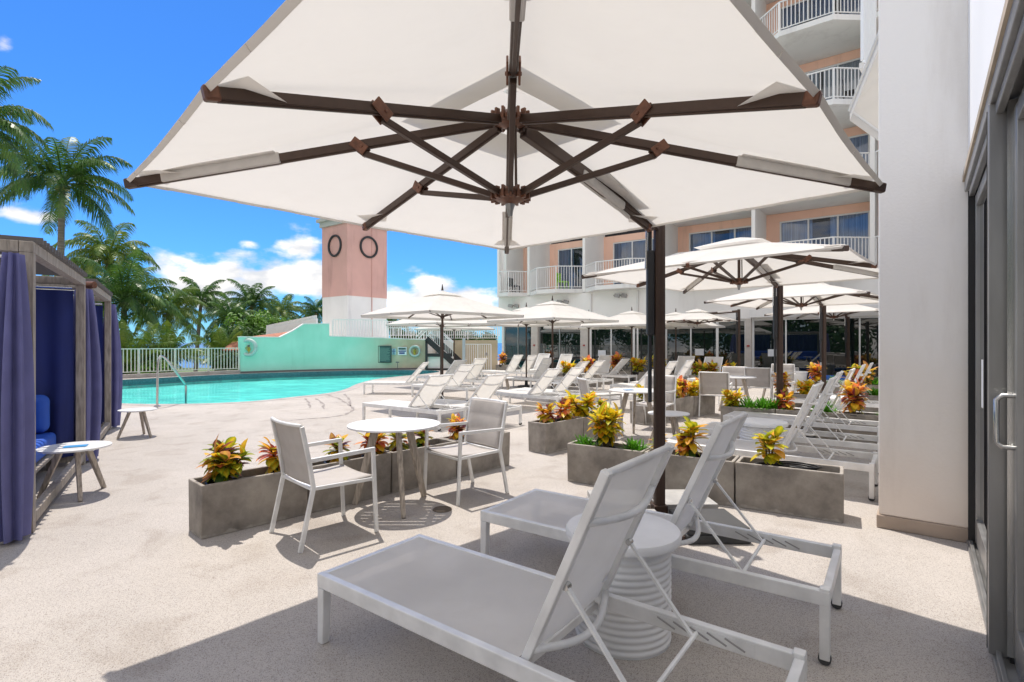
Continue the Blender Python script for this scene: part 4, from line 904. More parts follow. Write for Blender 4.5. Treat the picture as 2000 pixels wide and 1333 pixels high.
    if base:
        b = MB(); b.box(-.5,-.045,.005,.5,.045,.055); b.box(-.045,.045,.006,.045,.5,.054); b.box(-.045,-.5,.006,.045,-.045,.054); b.box(-.055,-.055,.056,.055,.055,.14); b.build('cross_base', M['brown'], t, bevel=.004)
        for sx, sy, m_ in ((-1,-1,'slabm'),(1,-1,'slabd'),(1,1,'slabm'),(-1,1,'slabm')):
            b = MB(); x0, x1 = sorted((sx*.05, sx*.52)); y0, y1 = sorted((sy*.05, sy*.52)); b.box(x0,y0,.004,x1,y1,.065); 
            s_ = b.build('base_slab', M[m_], t, bevel=.006)
            b = MB(); b.box(x0+.006,y0+.006,.069,x1-.006,y1-.006,.12); b.build('slab_layer', M[m_], s_, bevel=.006)
    return t
cu = make_cantilever(label='large square cream umbrella seen from below filling the top of the picture')
G = 'cantilever umbrellas with brown masts'
place(cu, 'large square cream umbrella seen from below filling the top of the picture', (1.215, 4.39, 0), R(1.1), group=G)
place(cu, 'second cream cantilever umbrella behind the large one, its mast before the row of concrete planters', (4.40, 8.75, 0), R(1.5), group=G)
place(cu, 'third cream cantilever umbrella, its canopy partly below the second one', (7.85, 13.4, 0), 0, group=G)
place(cu, 'farthest cream cantilever umbrella at the right, low beside the pillar', (11.55, 18.3, 0), 0, (1,1,.985), group=G)
c2_ = make_cantilever(hd=1.55, off=1.45, off_y=-.1, zr=2.22, za=2.58, mast=2.62, base=False)
place(c2_, 'small cantilever umbrella with a thick brown mast standing close to the hotel glass', (D(1443, 18.6).x, 18.6, 0), R(4), group=G)

def make_market():
    hd = 1.85; t = thing('market_umbrella', '', 'umbrella', group='white centre pole umbrellas over the loungers')
    b = MB(); b.grid(lambda s, v: canopy_points(hd, 2.10, 2.62, .12+.88*v, s*7.9999), 48, 8); bmesh.ops.remove_doubles(b.bm, verts=b.bm.verts, dist=.002); cp = b.build('canopy', M['canvas'], t, smooth='all')
    b = MB(); b.grid(lambda s, v: canopy_points(hd, 2.10, 2.62, .02+.24*v, s*7.9999)+Vector((0,0,.03)), 32, 3); bmesh.ops.remove_doubles(b.bm, verts=b.bm.verts, dist=.002); b.build('vent_cap', M['canvas'], cp, smooth='all')
    b = MB()
    for i in range(64):
        p = canopy_points(hd, 2.10, 2.62, 1, i/8*.9999); q = canopy_points(hd, 2.10, 2.62, 1, (i+1)/8*.9999); b.quad(p, q, q-Vector((0,0,.06)), p-Vector((0,0,.06)))
    b.build('valance', M['canvas'], cp, solid=.003)
    for k in range(8):
        E = canopy_points(hd, 2.08, 2.58, 1, k); b = MB(); b.bar((0,0,2.57), E, .02, .028); r_ = b.build('rib', M['brown'], t)
        m_ = Vector((0,0,2.57)).lerp(E, .48); b = MB(); b.bar((0,0,2.05), m_, .015, .02); b.build('strut', M['brown'], r_)
    b = MB(); b.tube([(0,0,.06),(0,0,2.6)], .026, 12); b.build('pole', M['brown'], t, smooth=True)
    b = MB(); b.lathe([(.045,2.02),(.05,2.08),(.03,2.1)], 16); b.build('hub', M['brown'], t)
    b = MB(); b.lathe([(.03,2.66),(.018,2.72),(.008,2.80)], 12); b.build('finial', M['brown'], t)
    b = MB(); b.lathe([(.30,.002),(.30,.035),(.27,.06),(.06,.07),(.04,.25)], 28); b.build('base', M['slabd'], t)
    return t
mu = make_market(); G = 'white centre pole umbrellas over the loungers'
for px, Y, rz, lab in ((864, 12.1, 0, 'nearest white centre pole umbrella with its pole behind the reclined lounger'),
    (1079, 15.0, R(-3), 'white centre pole umbrella right of the nearest one, in front of the hotel corner'),
    (861, 18.2, R(4), 'white umbrella showing directly under the nearest centre pole umbrella'),
    (1028, 17.6, R(8), 'low white umbrella between the two front centre pole umbrellas'),
    (1234, 19.6, R(2), 'white umbrella left of the tall brown mast near the hotel glass'),
    (1320, 20.4, R(-4), 'white umbrella right of the tall brown mast near the hotel glass'),
    (1150, 21.4, R(6), 'white umbrella half hidden behind the front one near the hotel glass'),
    (887, 24.2, R(-5), 'farthest white umbrella in front of the stair')):
    place(mu, lab, (D(px, Y).x, Y, 0), rz, group=G)

# ------------------------------------------------------------------ sun loungers
LL, LW, LH = 2.03, .68, .34
def make_lounger(ang, label=''):
    t = thing('sun_lounger', label, 'sun lounger', group='white framed sun loungers'); hx = 1.22; bl = .79; rw = .036; rh = .068
    w0, w1 = rw/2, LW-rw/2
    for y in (w0, w1):
        b = MB(); b.box(0, y-rw/2, LH-rh, LL, y+rw/2, LH); b.build('side_rail', M['wframe'], t, bevel=.005)
    b = MB(); b.box(.001, rw, LH-rh, .036, LW-rw, LH-.002); b.build('foot_bar', M['wframe'], t, bevel=.004); b = MB(); b.box(LL-.036, rw, LH-rh+.004, LL-.001, LW-rw, LH-.006); b.build('head_bar', M['wframe'], t, bevel=.004)
    for x0, z0, z1 in ((hx-.05, LH-rh-.004, LH-.035), (.62, LH-rh, LH-.04)):
        b = MB(); b.box(x0, rw, z0, x0+.03, LW-rw, z1); b.build('cross_bar', M['wframe'], t, bevel=.004)
    for x in (0.001, LL-.051):
        for y0 in (.001, LW-.047):
            b = MB(); zt = LH-rh if x < 1 else LH+.012; cx = x+.025; cy = y0+.023
            if x < 1: b.hexa([(x,y0,0),(x+.042,y0,0),(x+.042,y0+.042,0),(x,y0+.042,0),(x,y0,zt),(x+.05,y0,zt),(x+.05,y0+.046,zt),(x,y0+.046,zt)])
            else: b.box(x+.008, y0, .025, x+.05, y0+.046, zt)
            lg = b.build('leg', M['wframe'], t, bevel=.005)
            if x > 1:
                b = MB(); b.tube([(x+.028, y0+.008, .028), (x+.028, y0+.038, .028)], .027, 14); b.build('wheel', M['slabd'], lg)
    # seat sling
    b = MB(); b.grid(lambda s, v: (.03+(hx-.05)*s, rw*.9+(LW-1.8*rw)*v, LH-.004-.018*math.sin(math.pi*v)*math.sin(math.pi*min(1, s*1.02))), 14, 8); b.build('seat_sling', M['sling'], t, smooth='all')
    # ratchet plates on the inner side of both rails
    for y, sg in ((rw+.001, 1), (LW-rw-.001, -1)):
        b = MB(); b.box(1.46, min(y, y+sg*.003), LH-rh+.012, 1.86, max(y, y+sg*.003), LH-.012); pl = b.build('ratchet_plate', M['wframe'], t)
        b = MB()
        for k in range(5): x = 1.48+.068*k; b.bar((x, y+sg*.006, LH-.019), (x+.075, y+sg*.006, LH-rh+.020), .003, .006, up=(0,0,1)); 
        b.build('slots', M['lamp'], pl)
    # backrest
    ca, sa = math.cos(ang), math.sin(ang); Bx = lambda s, n=0: (hx+ca*s-sa*n, LH-.01+sa*s+ca*n)
    for y in (.058, LW-.058):
        b = MB(); a0, a1 = Bx(-.02), Bx(bl); b.bar((a0[0], y, a0[1]), (a1[0], y, a1[1]), .034, .036, up=(0,1,0)); b.build('back_rail', M['wframe'], t, bevel=.005)
    b = MB()
    def curve(s, bow, n0):
        p = []
        for k in range(13):
            v = k/12; x, z = Bx(s, n0-bow*math.sin(math.pi*v)); p.append((x, .058+(LW-.116)*v, z))
        return p
    b.tube(curve(bl-.012, .0, 0), .015, 8); b.build('back_bow', M['wframe'], t, smooth='all'); b = MB(); b.tube(curve(bl-.2, .055, -.005), .015, 8); b.build('back_bow', M['wframe'], t, smooth='all'); b = MB(); b.tube(curve(.05, .085, -.01), .015, 8); b.build('back_bow', M['wframe'], t, smooth='all')
    b = MB(); b.grid(lambda s, v: (lambda q: (q[0], .07+(LW-.14)*v, q[1]))(Bx(.015+(bl-.02)*s, .006-.03*math.sin(math.pi*v)*(.3+.7*math.sin(math.pi*s*.9)))), 14, 8); b.build('back_sling', M['sling'], t, smooth='all')
    # prop: two struts and a rod in the ratchet
    pv = Bx(.33, -.02); rx = min(1.80, pv[0]+.27); rz = LH-.035
    for y in (.058+.024, LW-.058-.024):
        b = MB(); b.bar((pv[0], y, pv[1]), (rx, y, rz), .010, .018, up=(0,1,0)); b.build('prop_strut', M['wframe'], t)
        b = MB(); b.tube([(pv[0], y-.014, pv[1]), (pv[0], y+.014, pv[1])], .013, 10); b.build('pivot_bolt', M['chrome'], t)
    b = MB(); b.tube([(rx, rw*.8, rz), (rx, LW-rw*.8, rz)], .009, 8); b.build('prop_rod', M['wframe'], t)
    b = MB(); x, z = Bx(.12, .012); b.box(x-.004, LW-.14, z, x+.02, LW-.10, z+.05); b.build('care_tag', M['sign'], t)
    return t
lA, lB, lC = make_lounger(R(66)), make_lounger(R(47)), make_lounger(R(57))
AX = math.atan2(-.6, .8); G = 'white framed sun loungers'
LOW = []
def lounge(proto, label, x, y, rz=AX): LOW.append((x, y)); return place(proto, label, (x, y, 0), rz, group=G)
def from_top(px, Y, tt, rz=AX):
    X = (px-1000)/F*Y; return X-tt*math.cos(rz), Y-tt*math.sin(rz)
lounge(lA, 'nearest sun lounger with upright back in the foreground shade', -.957, 2.612, AX)
lounge(lA, 'second sun lounger, behind the white drum table in the foreground', -.215, 3.585, R(-35.6))
lounge(lA, 'sun lounger just behind the concrete planter with the coiled hose', 1.72, 6.13)
lounge(lA, 'sun lounger beyond the second drum table at the pillar', 2.47, 7.11)
for pr, px, Y, tt, lab in ((lA,1635,7.4,1.53,'fifth upright lounger of the right-hand row, before the low planters'),(lA,1661,8.25,1.53,'sixth upright lounger of the right-hand row, partly behind the red croton'),
    (lA,1684,9.95,1.53,'seventh upright lounger of the right-hand row, a thin frame by the pillar'),(lA,1700,10.8,1.53,'farthest upright lounger of the right-hand row, at the pillar edge'),
    (lB,949,9.17,1.75,'lounger with its back behind the right-hand dining chair'),
    (lB,896,13.47,1.75,'lounger in front of the stair, right of the flattest one'),(lB,886,17.0,1.75,'lounger nearest the far end of the pool'),(lC,926,16.1,1.65,'lounger just left of the white gate'),
    (lC,1003,20.6,1.65,'left one of two slim loungers in front of the hotel corner'),(lC,1031,20.2,1.65,'right one of two slim loungers in front of the hotel corner'),(lC,1060,16.6,1.65,'lounger beside the pole of the second centre pole umbrella'),
    (lB,1067,11.3,1.75,'left of the paired loungers behind the small red crotons'),(lB,1115,11.9,1.75,'right of the paired loungers behind the small red crotons'),
    (lB,1130,15.6,1.75,'left lounger of the pair beyond the croton planters'),(lB,1163,16.3,1.75,'right lounger of the pair beyond the croton planters'),
    (lB,1214,18.3,1.75,'low reclined lounger before the long row of red crotons'),(lB,1266,10.9,1.75,'lounger just left of the tall brown mast'),
    (lC,1307,13.5,1.65,'left lounger of the pair right of the tall brown mast'),(lC,1341,14.4,1.65,'right lounger of the pair right of the tall brown mast')):
    x, y = from_top(px, Y, tt); lounge(pr, lab, x, y)
lounge(lB, 'lounger with its foot towards the pool behind the round white table', -2.83, 10.05)
lounge(lB, 'flattest lounger lying parallel to the pool edge', -4.25, 15.2, R(-7))
FA = math.atan2(.7926, .6097)+0
for px, Y, lab in ((1060,23.2,'first pale lounger facing us before the hotel glass from the left'),(1104,22.3,'second pale lounger facing us before the hotel glass from the left'),(1181,20.5,'third pale lounger facing us before the hotel glass from the left'),(1338,19.0,'pale lounger facing us, left of the thick brown mast'),(1392,17.8,'pale lounger facing us, close to the thick brown mast')):
    ax = Vector((math.cos(FA), math.sin(FA))); yy = Vector((-ax.y, ax.x)); p = Vector((D(px, Y).x, Y)) - ax*1.5 - yy*.34; lounge(lC, lab, p.x, p.y, FA)

# ------------------------------------------------------------------ drum tables, dining sets, side tables
def make_drum():
    t = thing('drum_table', '', 'side table', group='white ribbed drum tables')
    prof = [(.235,0)]; n = 15; hh = .49
    for k in range(n):
        z0 = hh*k/n
        for q in range(5): f = q/5; prof.append((.230+.009*math.sin(math.pi*f), z0+hh/n*f+.001))
    prof.append((.228, hh))
    b = MB(); b.lathe(prof, 56); b.build('drum_body', M['drum'], t, smooth='all')
    b = MB(); b.lathe([(.26,hh+.001),(.285,hh+.006),(.288,hh+.03),(.28,hh+.045),(.0001,hh+.047)], 56); b.build('table_top', M['drum'], t, smooth=True)
    return t
dt = make_drum(); G = 'white ribbed drum tables'
place(dt, 'white ribbed drum table between the two foreground loungers', (.56, 2.70, 0), group=G)
place(dt, 'white drum table behind the concrete planter with the coiled hose', (2.98, 6.36, 0), group=G)
place(dt, 'white drum table half hidden between the right-hand loungers', (D(1637, 9.2).x, 9.2, 0), group=G)
b = MB(); b.lathe([(.19,0),(.205,.02),(.245,.5),(.265,.52),(.262,.56),(.24,.56),(.235,.5),(.0001,.49)], 36); o = b.build('white_tub', M['drum'], smooth=True); o.location = (D(1560, 17.0).x, 17.0, 0)
tag(o, 'white round tub standing before the hotel doors', 'tub')

def disc_slats(r, ring, nsl, gap, z0, z1):
    b = MB(); n = 56
    for k in range(n):
        a0, a1 = 2*math.pi*k/n, 2*math.pi*(k+1)/n; pt = lambda rr_, a, z: (rr_*math.cos(a), rr_*math.sin(a), z)
        b.quad(pt(ring,a0,z1), pt(r,a0,z1), pt(r,a1,z1), pt(ring,a1,z1)); b.quad(pt(r,a0,z0), pt(ring,a0,z0), pt(ring,a1,z0), pt(r,a1,z0)); b.quad(pt(r,a0,z1), pt(r,a0,z0), pt(r,a1,z0), pt(r,a1,z1)); b.quad(pt(ring,a0,z0), pt(ring,a0,z1), pt(ring,a1,z1), pt(ring,a1,z0))
    ri = ring-.001; w = 2*ri/nsl
    for k in range(nsl):
        y0 = -ri+w*k+gap/2; y1 = -ri+w*(k+1)-gap/2; pts = []
        for q in range(7): y = y0+(y1-y0)*q/6; pts.append((math.sqrt(max(0, ri*ri-y*y)), y))
        for q in range(7): y = y1+(y0-y1)*q/6; pts.append((-math.sqrt(max(0, ri*ri-y*y)), y))
        b.prism(pts, z0+.001, z1-.001)
    # keep the slots short: bridge strips under the gaps near the rim
    for sx in (-1, 1): b.box(min(sx*.22, sx*.27)*r/.41, -ri*.74, z0-.014, max(sx*.22, sx*.27)*r/.41, ri*.74, z0+.0005)
    return b
def make_table(r, h, ns, legr, name, cat, group):
    t = thing(name, '', cat, group=group)
    disc_slats(r, r-.05, ns, .013 if ns > 5 else .009, h-.014, h).build('table_top', M['ttop'], t)
    for k in range(3):
        a = R(174+120*k); rt, rb_ = r*.42, legr
        b = MB(); b.bar((rb_*math.cos(a), rb_*math.sin(a), 0), (rt*math.cos(a), rt*math.sin(a), h-.036), .045*r/.41+.005, .032, up=(-math.sin(a), math.cos(a), 0), w2=.07*r/.41, h2=.04); b.build('leg', M['wood'], t, bevel=.005)
    b = MB(); b.lathe([(r*.5,h-.036),(r*.5,h-.026)], 24); b.build('mount_plate', M['wframe'], t)
    return t
tb1 = make_table(.41, .74, 9, .37, 'dining_table', 'table', 'round white dining tables')
G = 'round white dining tables'
place(tb1, 'round white slatted dining table between the two foreground chairs', (-1.06, 4.80, 0), 0, group=G)
place(tb1, 'round white dining table left of the tall brown mast', (1.92, 8.25, 0), .5, group=G)
place(tb1, 'round white dining table behind the chair at the row of green ferns', (D(1437, 11.5).x, 11.5, 0), .2, group=G)
place(tb1, 'round white dining table farthest right, beside the chair with its back to us', (D(1512, 13.2).x, 13.2, 0), 1, group=G)
tb2 = make_table(.27, .45, 5, .27, 'side_table', 'side table', 'low round side tables with wooden legs'); G = 'low round side tables with wooden legs'
s1 = place(tb2, 'low side table with grey wooden legs in front of the nearer cabana', (-4.20, 5.12, 0), .4, 1.06, group=G)
place(tb2, 'low side table on the open deck beside the pool handrail', (D(269, 8.35).x, 8.35, 0), .9, .95, group=G)
place(tb2, 'low side table next to the foot of the tall brown mast', (2.22, 7.55, 0), 0, group=G)
place(tb2, 'low side table beyond the orange crotons near the middle of the deck', (D(1095, 13.3).x, 13.3, 0), 0, group=G)
place(tb2, 'low side table between the loungers and the gate', (D(985, 15.2).x, 15.2, 0), 0, group=G)
b = MB(); b.box(-.09,-.06,0,.09,.06,.003); o = b.build('drink_card', M['bluepaper']); o.location = (-4.18, 5.10, .4795); o.rotation_euler = (0,0,.5); tag(o, 'small blue card lying on the side table by the cabana', 'card')
b = MB(); b.box(-.07,-.05,0,.07,.05,.003); o = b.build('drink_card', M['bluepaper']); o.location = (1.80, 8.22, .743); o.rotation_euler = (0,0,.3); tag(o, 'small blue card on the round table left of the brown mast', 'card')

def make_chair():
    t = thing('dining_chair', '', 'chair', group='white armchairs with taupe slings'); w = .275
    def tubeb(pts, wd=.024, dp=.034, nm='', par=t):
        b = MB()
        for a_, c_ in zip(pts, pts[1:]): b.bar(a_, c_, wd, dp, up=(0,1,0))
        return b.build(nm, M['wframe'], par, bevel=.004)
    for s in (-1, 1):
        y = s*w
        tubeb([(.285,y,0),(.255,y,.655)], .030, .024, 'front_leg')
        tubeb([(-.31,y,0),(-.215,y,.44)], .032, .024, 'rear_leg')
        tubeb([(-.215,y,.43),(-.245,y,.62),(-.30,y,.88)], .030, .024, 'back_post')
        tubeb([(.27,y,.648),(-.248,y,.632)], .03, .026, 'armrest')
        tubeb([(.262,y*.94,.415),(-.215,y*.94,.425)], .026, .02, 'seat_rail')
    b = MB(); b.bar((.262,-w,.41),(.262,w,.41),.028,.02); b.bar((-.215,-w,.425),(-.215,w,.425),.028,.02); b.build('cross_rail', M['wframe'], t)
    b = MB(); b.grid(lambda s, v: (.268-.46*s, (-w+.02)+(2*w-.04)*v, .440-.014*math.sin(math.pi*v)+.004*math.cos(s*6)-.01*s), 12, 6); b.build('seat', M['pad'], t, smooth='all', solid=.012)
    def bk(s, v):
        z = .45+.43*s; x = -.217-.055*s-.03*s*s - .035*math.sin(math.pi*v)*(.5+.5*s) + .005*abs(math.sin(s*math.pi*3))
        return (x, (-w+.014)+(2*w-.028)*v, z)
    b = MB(); b.grid(bk, 24, 8); b.build('backrest', M['pad'], t, smooth='all', solid=.012)
    b = MB(); b.tube([(-.303-.035*math.sin(math.pi*k/8), -w+2*w*k/8, .885) for k in range(9)], .013, 8); b.build('top_rail', M['wframe'], t, smooth='all')
    return t
ch = make_chair(); G = 'white armchairs with taupe slings'
for x, y, a, lab in ((-1.45, 4.14, 44, 'nearest armchair, left of the round slatted table'), (-.46, 5.20, 222, 'armchair right of the nearest round slatted table'),
    (D(1172, 8.7).x, 8.7, 8, 'armchair left of the round table by the brown mast'), (2.45, 9.15, 235, 'armchair behind the round table by the brown mast'),
    (D(1398, 10.75).x, 10.75, 62, 'armchair with its back to us at the end of the orange croton planters'), (D(1432, 12.6).x, 12.6, 240, 'armchair facing us across the third round table'),
    (D(1482, 12.6).x, 12.6, 60, 'armchair with its back to us in front of the farthest round table'), (D(1530, 14.2).x, 14.2, 245, 'armchair facing us behind the farthest round table')):
    place(ch, lab, (x, y, 0), R(a), group=G)

# ------------------------------------------------------------------ planters
PLW, PLH = .30, .405
def make_planter(L=.83):
    t = thing('concrete_planter', '', 'planter', group='grey concrete trough planters'); b = MB(); e = .012; w = .028; g = .004
    O0 = [(g,0),(L-g,0),(L-g,PLW),(g,PLW)]; O1 = [(g-.0,-e),(L-g,-e),(L-g,PLW+e),(g,PLW+e)]
    I1 = [(g+w,-e+w),(L-g-w,-e+w),(L-g-w,PLW+e-w),(g+w,PLW+e-w)]
    r = [[b.bm.verts.new((x,y,z)) for x,y in q] for q,z in ((O0,0),(O1,PLH),(I1,PLH),(I1,PLH-.14))]
    b.bm.faces.new(r[0][::-1])
    for a_, c_ in zip(r, r[1:]):
        for k in range(4): b.bm.faces.new((a_[k], a_[(k+1)%4], c_[(k+1)%4], c_[k]))
    b.build('trough', M['concrete'], t, bevel=.008)
    b = MB(); b.grid(lambda s, v: (g+w+.001+(L-2*g-2*w-.002)*s, -e+w+.001+(PLW+2*e-2*w-.002)*v, PLH-.06+.012*noise.noise((s*9, v*4, 2))), 14, 6); b.build('soil', M['soil'], t, smooth='all')
    return t
pl = make_planter(); G = 'grey concrete trough planters'
PLP = {}
def row(key, x, y, dx, dy, labels, flip=False):
    a = math.atan2(dy, dx); d = Vector((math.cos(a), math.sin(a)))
    for i, lab in enumerate(labels):
        p = Vector((x, y))+d*.835*i; place(pl, lab, (p.x, p.y, 0), a, group=G); PLP[(key, i)] = (p, a)
row('L', -2.32, 3.965, .688, .726, ['nearest concrete planter of the left row, alone holding a bushy yellow green croton', 'second concrete planter of the left row, behind the nearest chair', 'third concrete planter of the left row, behind the round table', 'last concrete planter of the left row, behind the right-hand chair'])
row('R', .585, 5.66, .846, -.534, ['left concrete planter of the middle row, with the big yellow croton', 'centre concrete planter of the middle row, behind the brown mast', 'right concrete planter of the middle row, with a coiled black hose'])
row('M', .434, 7.01, .70, .71, ['concrete planter with two small red crotons left of the dining set', 'concrete planter just behind the chair by the brown mast'])
row('O', 2.35, 9.5, .757, .65, ['orange croton planter hidden behind the brown mast', 'middle concrete planter of the orange croton row', 'last concrete planter of the orange croton row at the chair'])
row('G', 3.51, 8.97, .852, -.523, ['left concrete planter of the row with bright green ferns', 'second concrete planter of the fern row, behind the second mast', 'concrete planter at the pillar holding the tall red croton'])
row('Q', 6.75, 11.1, .852, -.523, ['concrete planter at the pillar behind the tall red croton', 'concrete planter mostly hidden by the pillar'])
row('T', 5.55, 11.3, .852, -.523, ['low concrete planter between the farther dining sets'])
row('X', D(1576,14.4).x, 14.4, .8, -.6, ['concrete planter at the foot of the third cantilever mast', 'concrete planter right of the third cantilever mast'])
row('F', D(1185,20.3).x, 20.3, .79, -.61, ['far concrete planter with red crotons by the reclined lounger', 'far concrete planter in the middle of the red croton row', 'far concrete planter at the right of the red croton row'])
row('E', D(1345,17.6).x, 17.6, .79, -.61, ['far concrete planter under the thick brown mast', 'far concrete planter right of the thick brown mast'])
row('C', D(968,26.0).x, 26.0, .79, -.61, ['concrete planter at the hotel corner'])
row('B', D(1084,18.6).x, 18.6, .79, -.61, ['concrete planter behind the second centre pole umbrella', 'concrete planter left of the loungers near the hotel pier'])

# ------------------------------------------------------------------ plants
def leafblade(b, cols, org, d, up, L, wd, curl, c_mid, c_edge):
    """lance leaf with a folded midrib; fills cols with a colour per vertex"""
    d = d.normalized(); side = d.cross(up).normalized(); nrm = side.cross(d).normalized(); p = Vector(org); n = 6; prev = None
    for i in range(n+1):
        s = i/n; w = wd*math.sin(math.pi*(s*.93+.05))**.75*(1 if s < .98 else .1)
        row_ = [b.bm.verts.new(p-side*w+nrm*w*.25), b.bm.verts.new(p), b.bm.verts.new(p+side*w+nrm*w*.25)]; cols += [c_edge, c_mid, c_edge]
        if prev:
            for k in range(2): b.bm.faces.new((prev[k], prev[k+1], row_[k+1], row_[k]))
        prev = row_; d = (d-nrm*curl/n).normalized(); nrm = side.cross(d).normalized(); p = p+d*L/n
PAL = {
 'yellow': [((.95,.66,.02),(.92,.58,.02)), ((.95,.74,.04),(.80,.62,.02)), ((.85,.70,.03),(.42,.46,.02)), ((.92,.42,.03),(.88,.46,.03)), ((.80,.68,.03),(.25,.36,.02))],
 'mixed': [((.90,.66,.04),(.18,.34,.02)), ((.80,.66,.03),(.16,.32,.02)), ((.55,.55,.03),(.08,.22,.02)), ((.92,.58,.03),(.88,.50,.03)), ((.40,.12,.04),(.28,.06,.04)), ((.70,.62,.04),(.12,.24,.02)), ((.85,.50,.10),(.60,.22,.10))],
 'red': [((.90,.30,.14),(.80,.22,.12)), ((.92,.48,.14),(.88,.30,.12)), ((.92,.58,.04),(.90,.42,.05)), ((.32,.06,.06),(.22,.04,.06)), ((.92,.66,.05),(.85,.50,.04)), ((.80,.62,.04),(.30,.38,.03))],
 'green': [((.12,.34,.02),(.07,.26,.015)), ((.16,.40,.03),(.10,.30,.02))],
}
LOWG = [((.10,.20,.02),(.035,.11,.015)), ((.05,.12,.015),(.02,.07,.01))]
def make_croton(seed, pal, h=.36, n=46, L=.15, low=.25, stems=3, spread=.10, wd=.030):
    rr = random.Random(seed); t = thing('croton_plant', '', 'plant', group='colourful croton plants in the planters'); b = MB(); cols = []
    tips = []
    sb = MB()
    for s in range(stems):
        a = s*2*math.pi/stems+rr.random(); tip = Vector((spread*math.cos(a)*rr.uniform(.3,1), spread*math.sin(a)*.8*rr.uniform(.3,1), h*rr.uniform(.72,1.0))); sb.tube([(0,0,-.05), tip*.5+Vector((0,0,.02)), tip], [.010,.008,.005], 6); tips.append(tip)
    for i in range(n):
        tip = tips[i % stems]; f = rr.random()**.6; org = Vector((tip.x*f, tip.y*f, tip.z*(.30+.70*f))); a = rr.uniform(0, 6.28)
        el = -.2+1.35*f*f + rr.uniform(-.25,.25); d = Vector((math.cos(a)*math.cos(el), math.sin(a)*math.cos(el), math.sin(el)))
        up = Vector((0,0,1)) if abs(d.z) < .9 else Vector((math.cos(a+1.57), math.sin(a+1.57), 0))
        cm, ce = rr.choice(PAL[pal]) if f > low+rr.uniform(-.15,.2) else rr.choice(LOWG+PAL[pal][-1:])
        k = rr.uniform(.8,1.15); cm = tuple(min(1,x*k) for x in cm); ce = tuple(min(1,x*k) for x in ce)
        leafblade(b, cols, org, d, up, L*rr.uniform(.7,1.2), wd*rr.uniform(.8,1.2), rr.uniform(.3,1.1), cm, ce)
    me = bpy.data.meshes.new('leaves'); b.bm.to_mesh(me); b.bm.free(); me.materials.append(M['leaf'])
    for p in me.polygons: p.use_smooth = True
    at = me.color_attributes.new('Col', 'FLOAT_COLOR', 'POINT')
    for i, c in enumerate(cols): at.data[i].color = (*c, 1)
    o = bpy.data.objects.new('leaves', me); COL.objects.link(o); o.parent = t
    sb.build('stem', M['stem'], t)
    p_ = MB(); p_.lathe([(.095,-.03),(.105,.018),(.112,.018),(.112,.024),(.098,.024),(.094,-.005),(.0001,-.004)], 22); p_.build('pot', M['pot'], t)
    return t
def make_fern(seed):
    rr = random.Random(seed); t = thing('green_fern', '', 'plant', group='bright green ferns in the planters'); b = MB(); cols = []
    for i in range(150):
        a = rr.uniform(0,6.28); el = rr.uniform(.5,1.45); d = Vector((math.cos(a)*math.cos(el), math.sin(a)*math.cos(el), math.sin(el))); up = Vector((-math.sin(a), math.cos(a), .3)) if el > 1.2 else Vector((0,0,1))
        cm, ce = rr.choice(PAL['green']); leafblade(b, cols, (rr.gauss(0,.045), rr.gauss(0,.03), 0), d, up, rr.uniform(.10,.22), .010, rr.uniform(.3,1.0), cm, ce)
    me = bpy.data.meshes.new('leaves'); b.bm.to_mesh(me); b.bm.free(); me.materials.append(M['leaf']); at = me.color_attributes.new('Col', 'FLOAT_COLOR', 'POINT')
    for i, c in enumerate(cols): at.data[i].color = (*c, 1)
    o = bpy.data.objects.new('leaves', me); COL.objects.link(o); o.parent = t
    sb = MB(); sb.tube([(0,0,-.05),(.01,0,.06)], .012, 6); sb.build('stem', M['stem'], t); return t
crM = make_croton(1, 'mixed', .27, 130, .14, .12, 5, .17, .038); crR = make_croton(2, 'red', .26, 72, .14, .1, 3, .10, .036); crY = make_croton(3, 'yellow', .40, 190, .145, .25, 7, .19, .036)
crT = make_croton(4, 'yellow', .27, 44, .13, .1, 3, .07, .033); crD = make_croton(5, 'red', .30, 130, .115, .1, 5, .12, .031); crO = make_croton(6, 'yellow', .24, 150, .12, .1, 7, .19, .031); crS = make_croton(7, 'mixed', .20, 44, .12, .1, 2, .05, .032); fe = make_fern(8)
GC = 'colourful croton plants in the planters'; GF = 'bright green ferns in the planters'
def plant(pr, key, i, s, lab, sc=1, rz=0, g=GC):
    p, a = PLP[(key, i)]; d = Vector((math.cos(a), math.sin(a))); nn = Vector((-d.y, d.x)); q = p+d*s+nn*.15
    return place(pr, lab, (q.x, q.y, PLH-.055), rz, sc, group=g)
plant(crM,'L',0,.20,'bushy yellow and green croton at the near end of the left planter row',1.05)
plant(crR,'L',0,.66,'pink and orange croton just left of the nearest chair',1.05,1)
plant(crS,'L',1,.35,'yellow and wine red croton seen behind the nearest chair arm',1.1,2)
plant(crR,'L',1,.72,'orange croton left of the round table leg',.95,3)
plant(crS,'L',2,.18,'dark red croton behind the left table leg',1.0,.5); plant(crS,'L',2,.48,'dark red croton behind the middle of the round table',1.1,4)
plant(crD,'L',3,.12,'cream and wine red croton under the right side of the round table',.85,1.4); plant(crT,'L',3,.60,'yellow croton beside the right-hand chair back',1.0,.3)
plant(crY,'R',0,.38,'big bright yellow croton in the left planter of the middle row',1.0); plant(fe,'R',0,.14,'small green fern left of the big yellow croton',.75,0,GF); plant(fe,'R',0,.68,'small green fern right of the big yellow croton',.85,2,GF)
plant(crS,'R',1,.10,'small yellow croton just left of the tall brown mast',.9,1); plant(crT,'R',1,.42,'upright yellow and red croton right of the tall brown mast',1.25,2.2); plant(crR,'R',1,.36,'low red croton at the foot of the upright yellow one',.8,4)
plant(crT,'R',2,.26,'single leggy yellow croton beside the coiled hose',1.15,4)
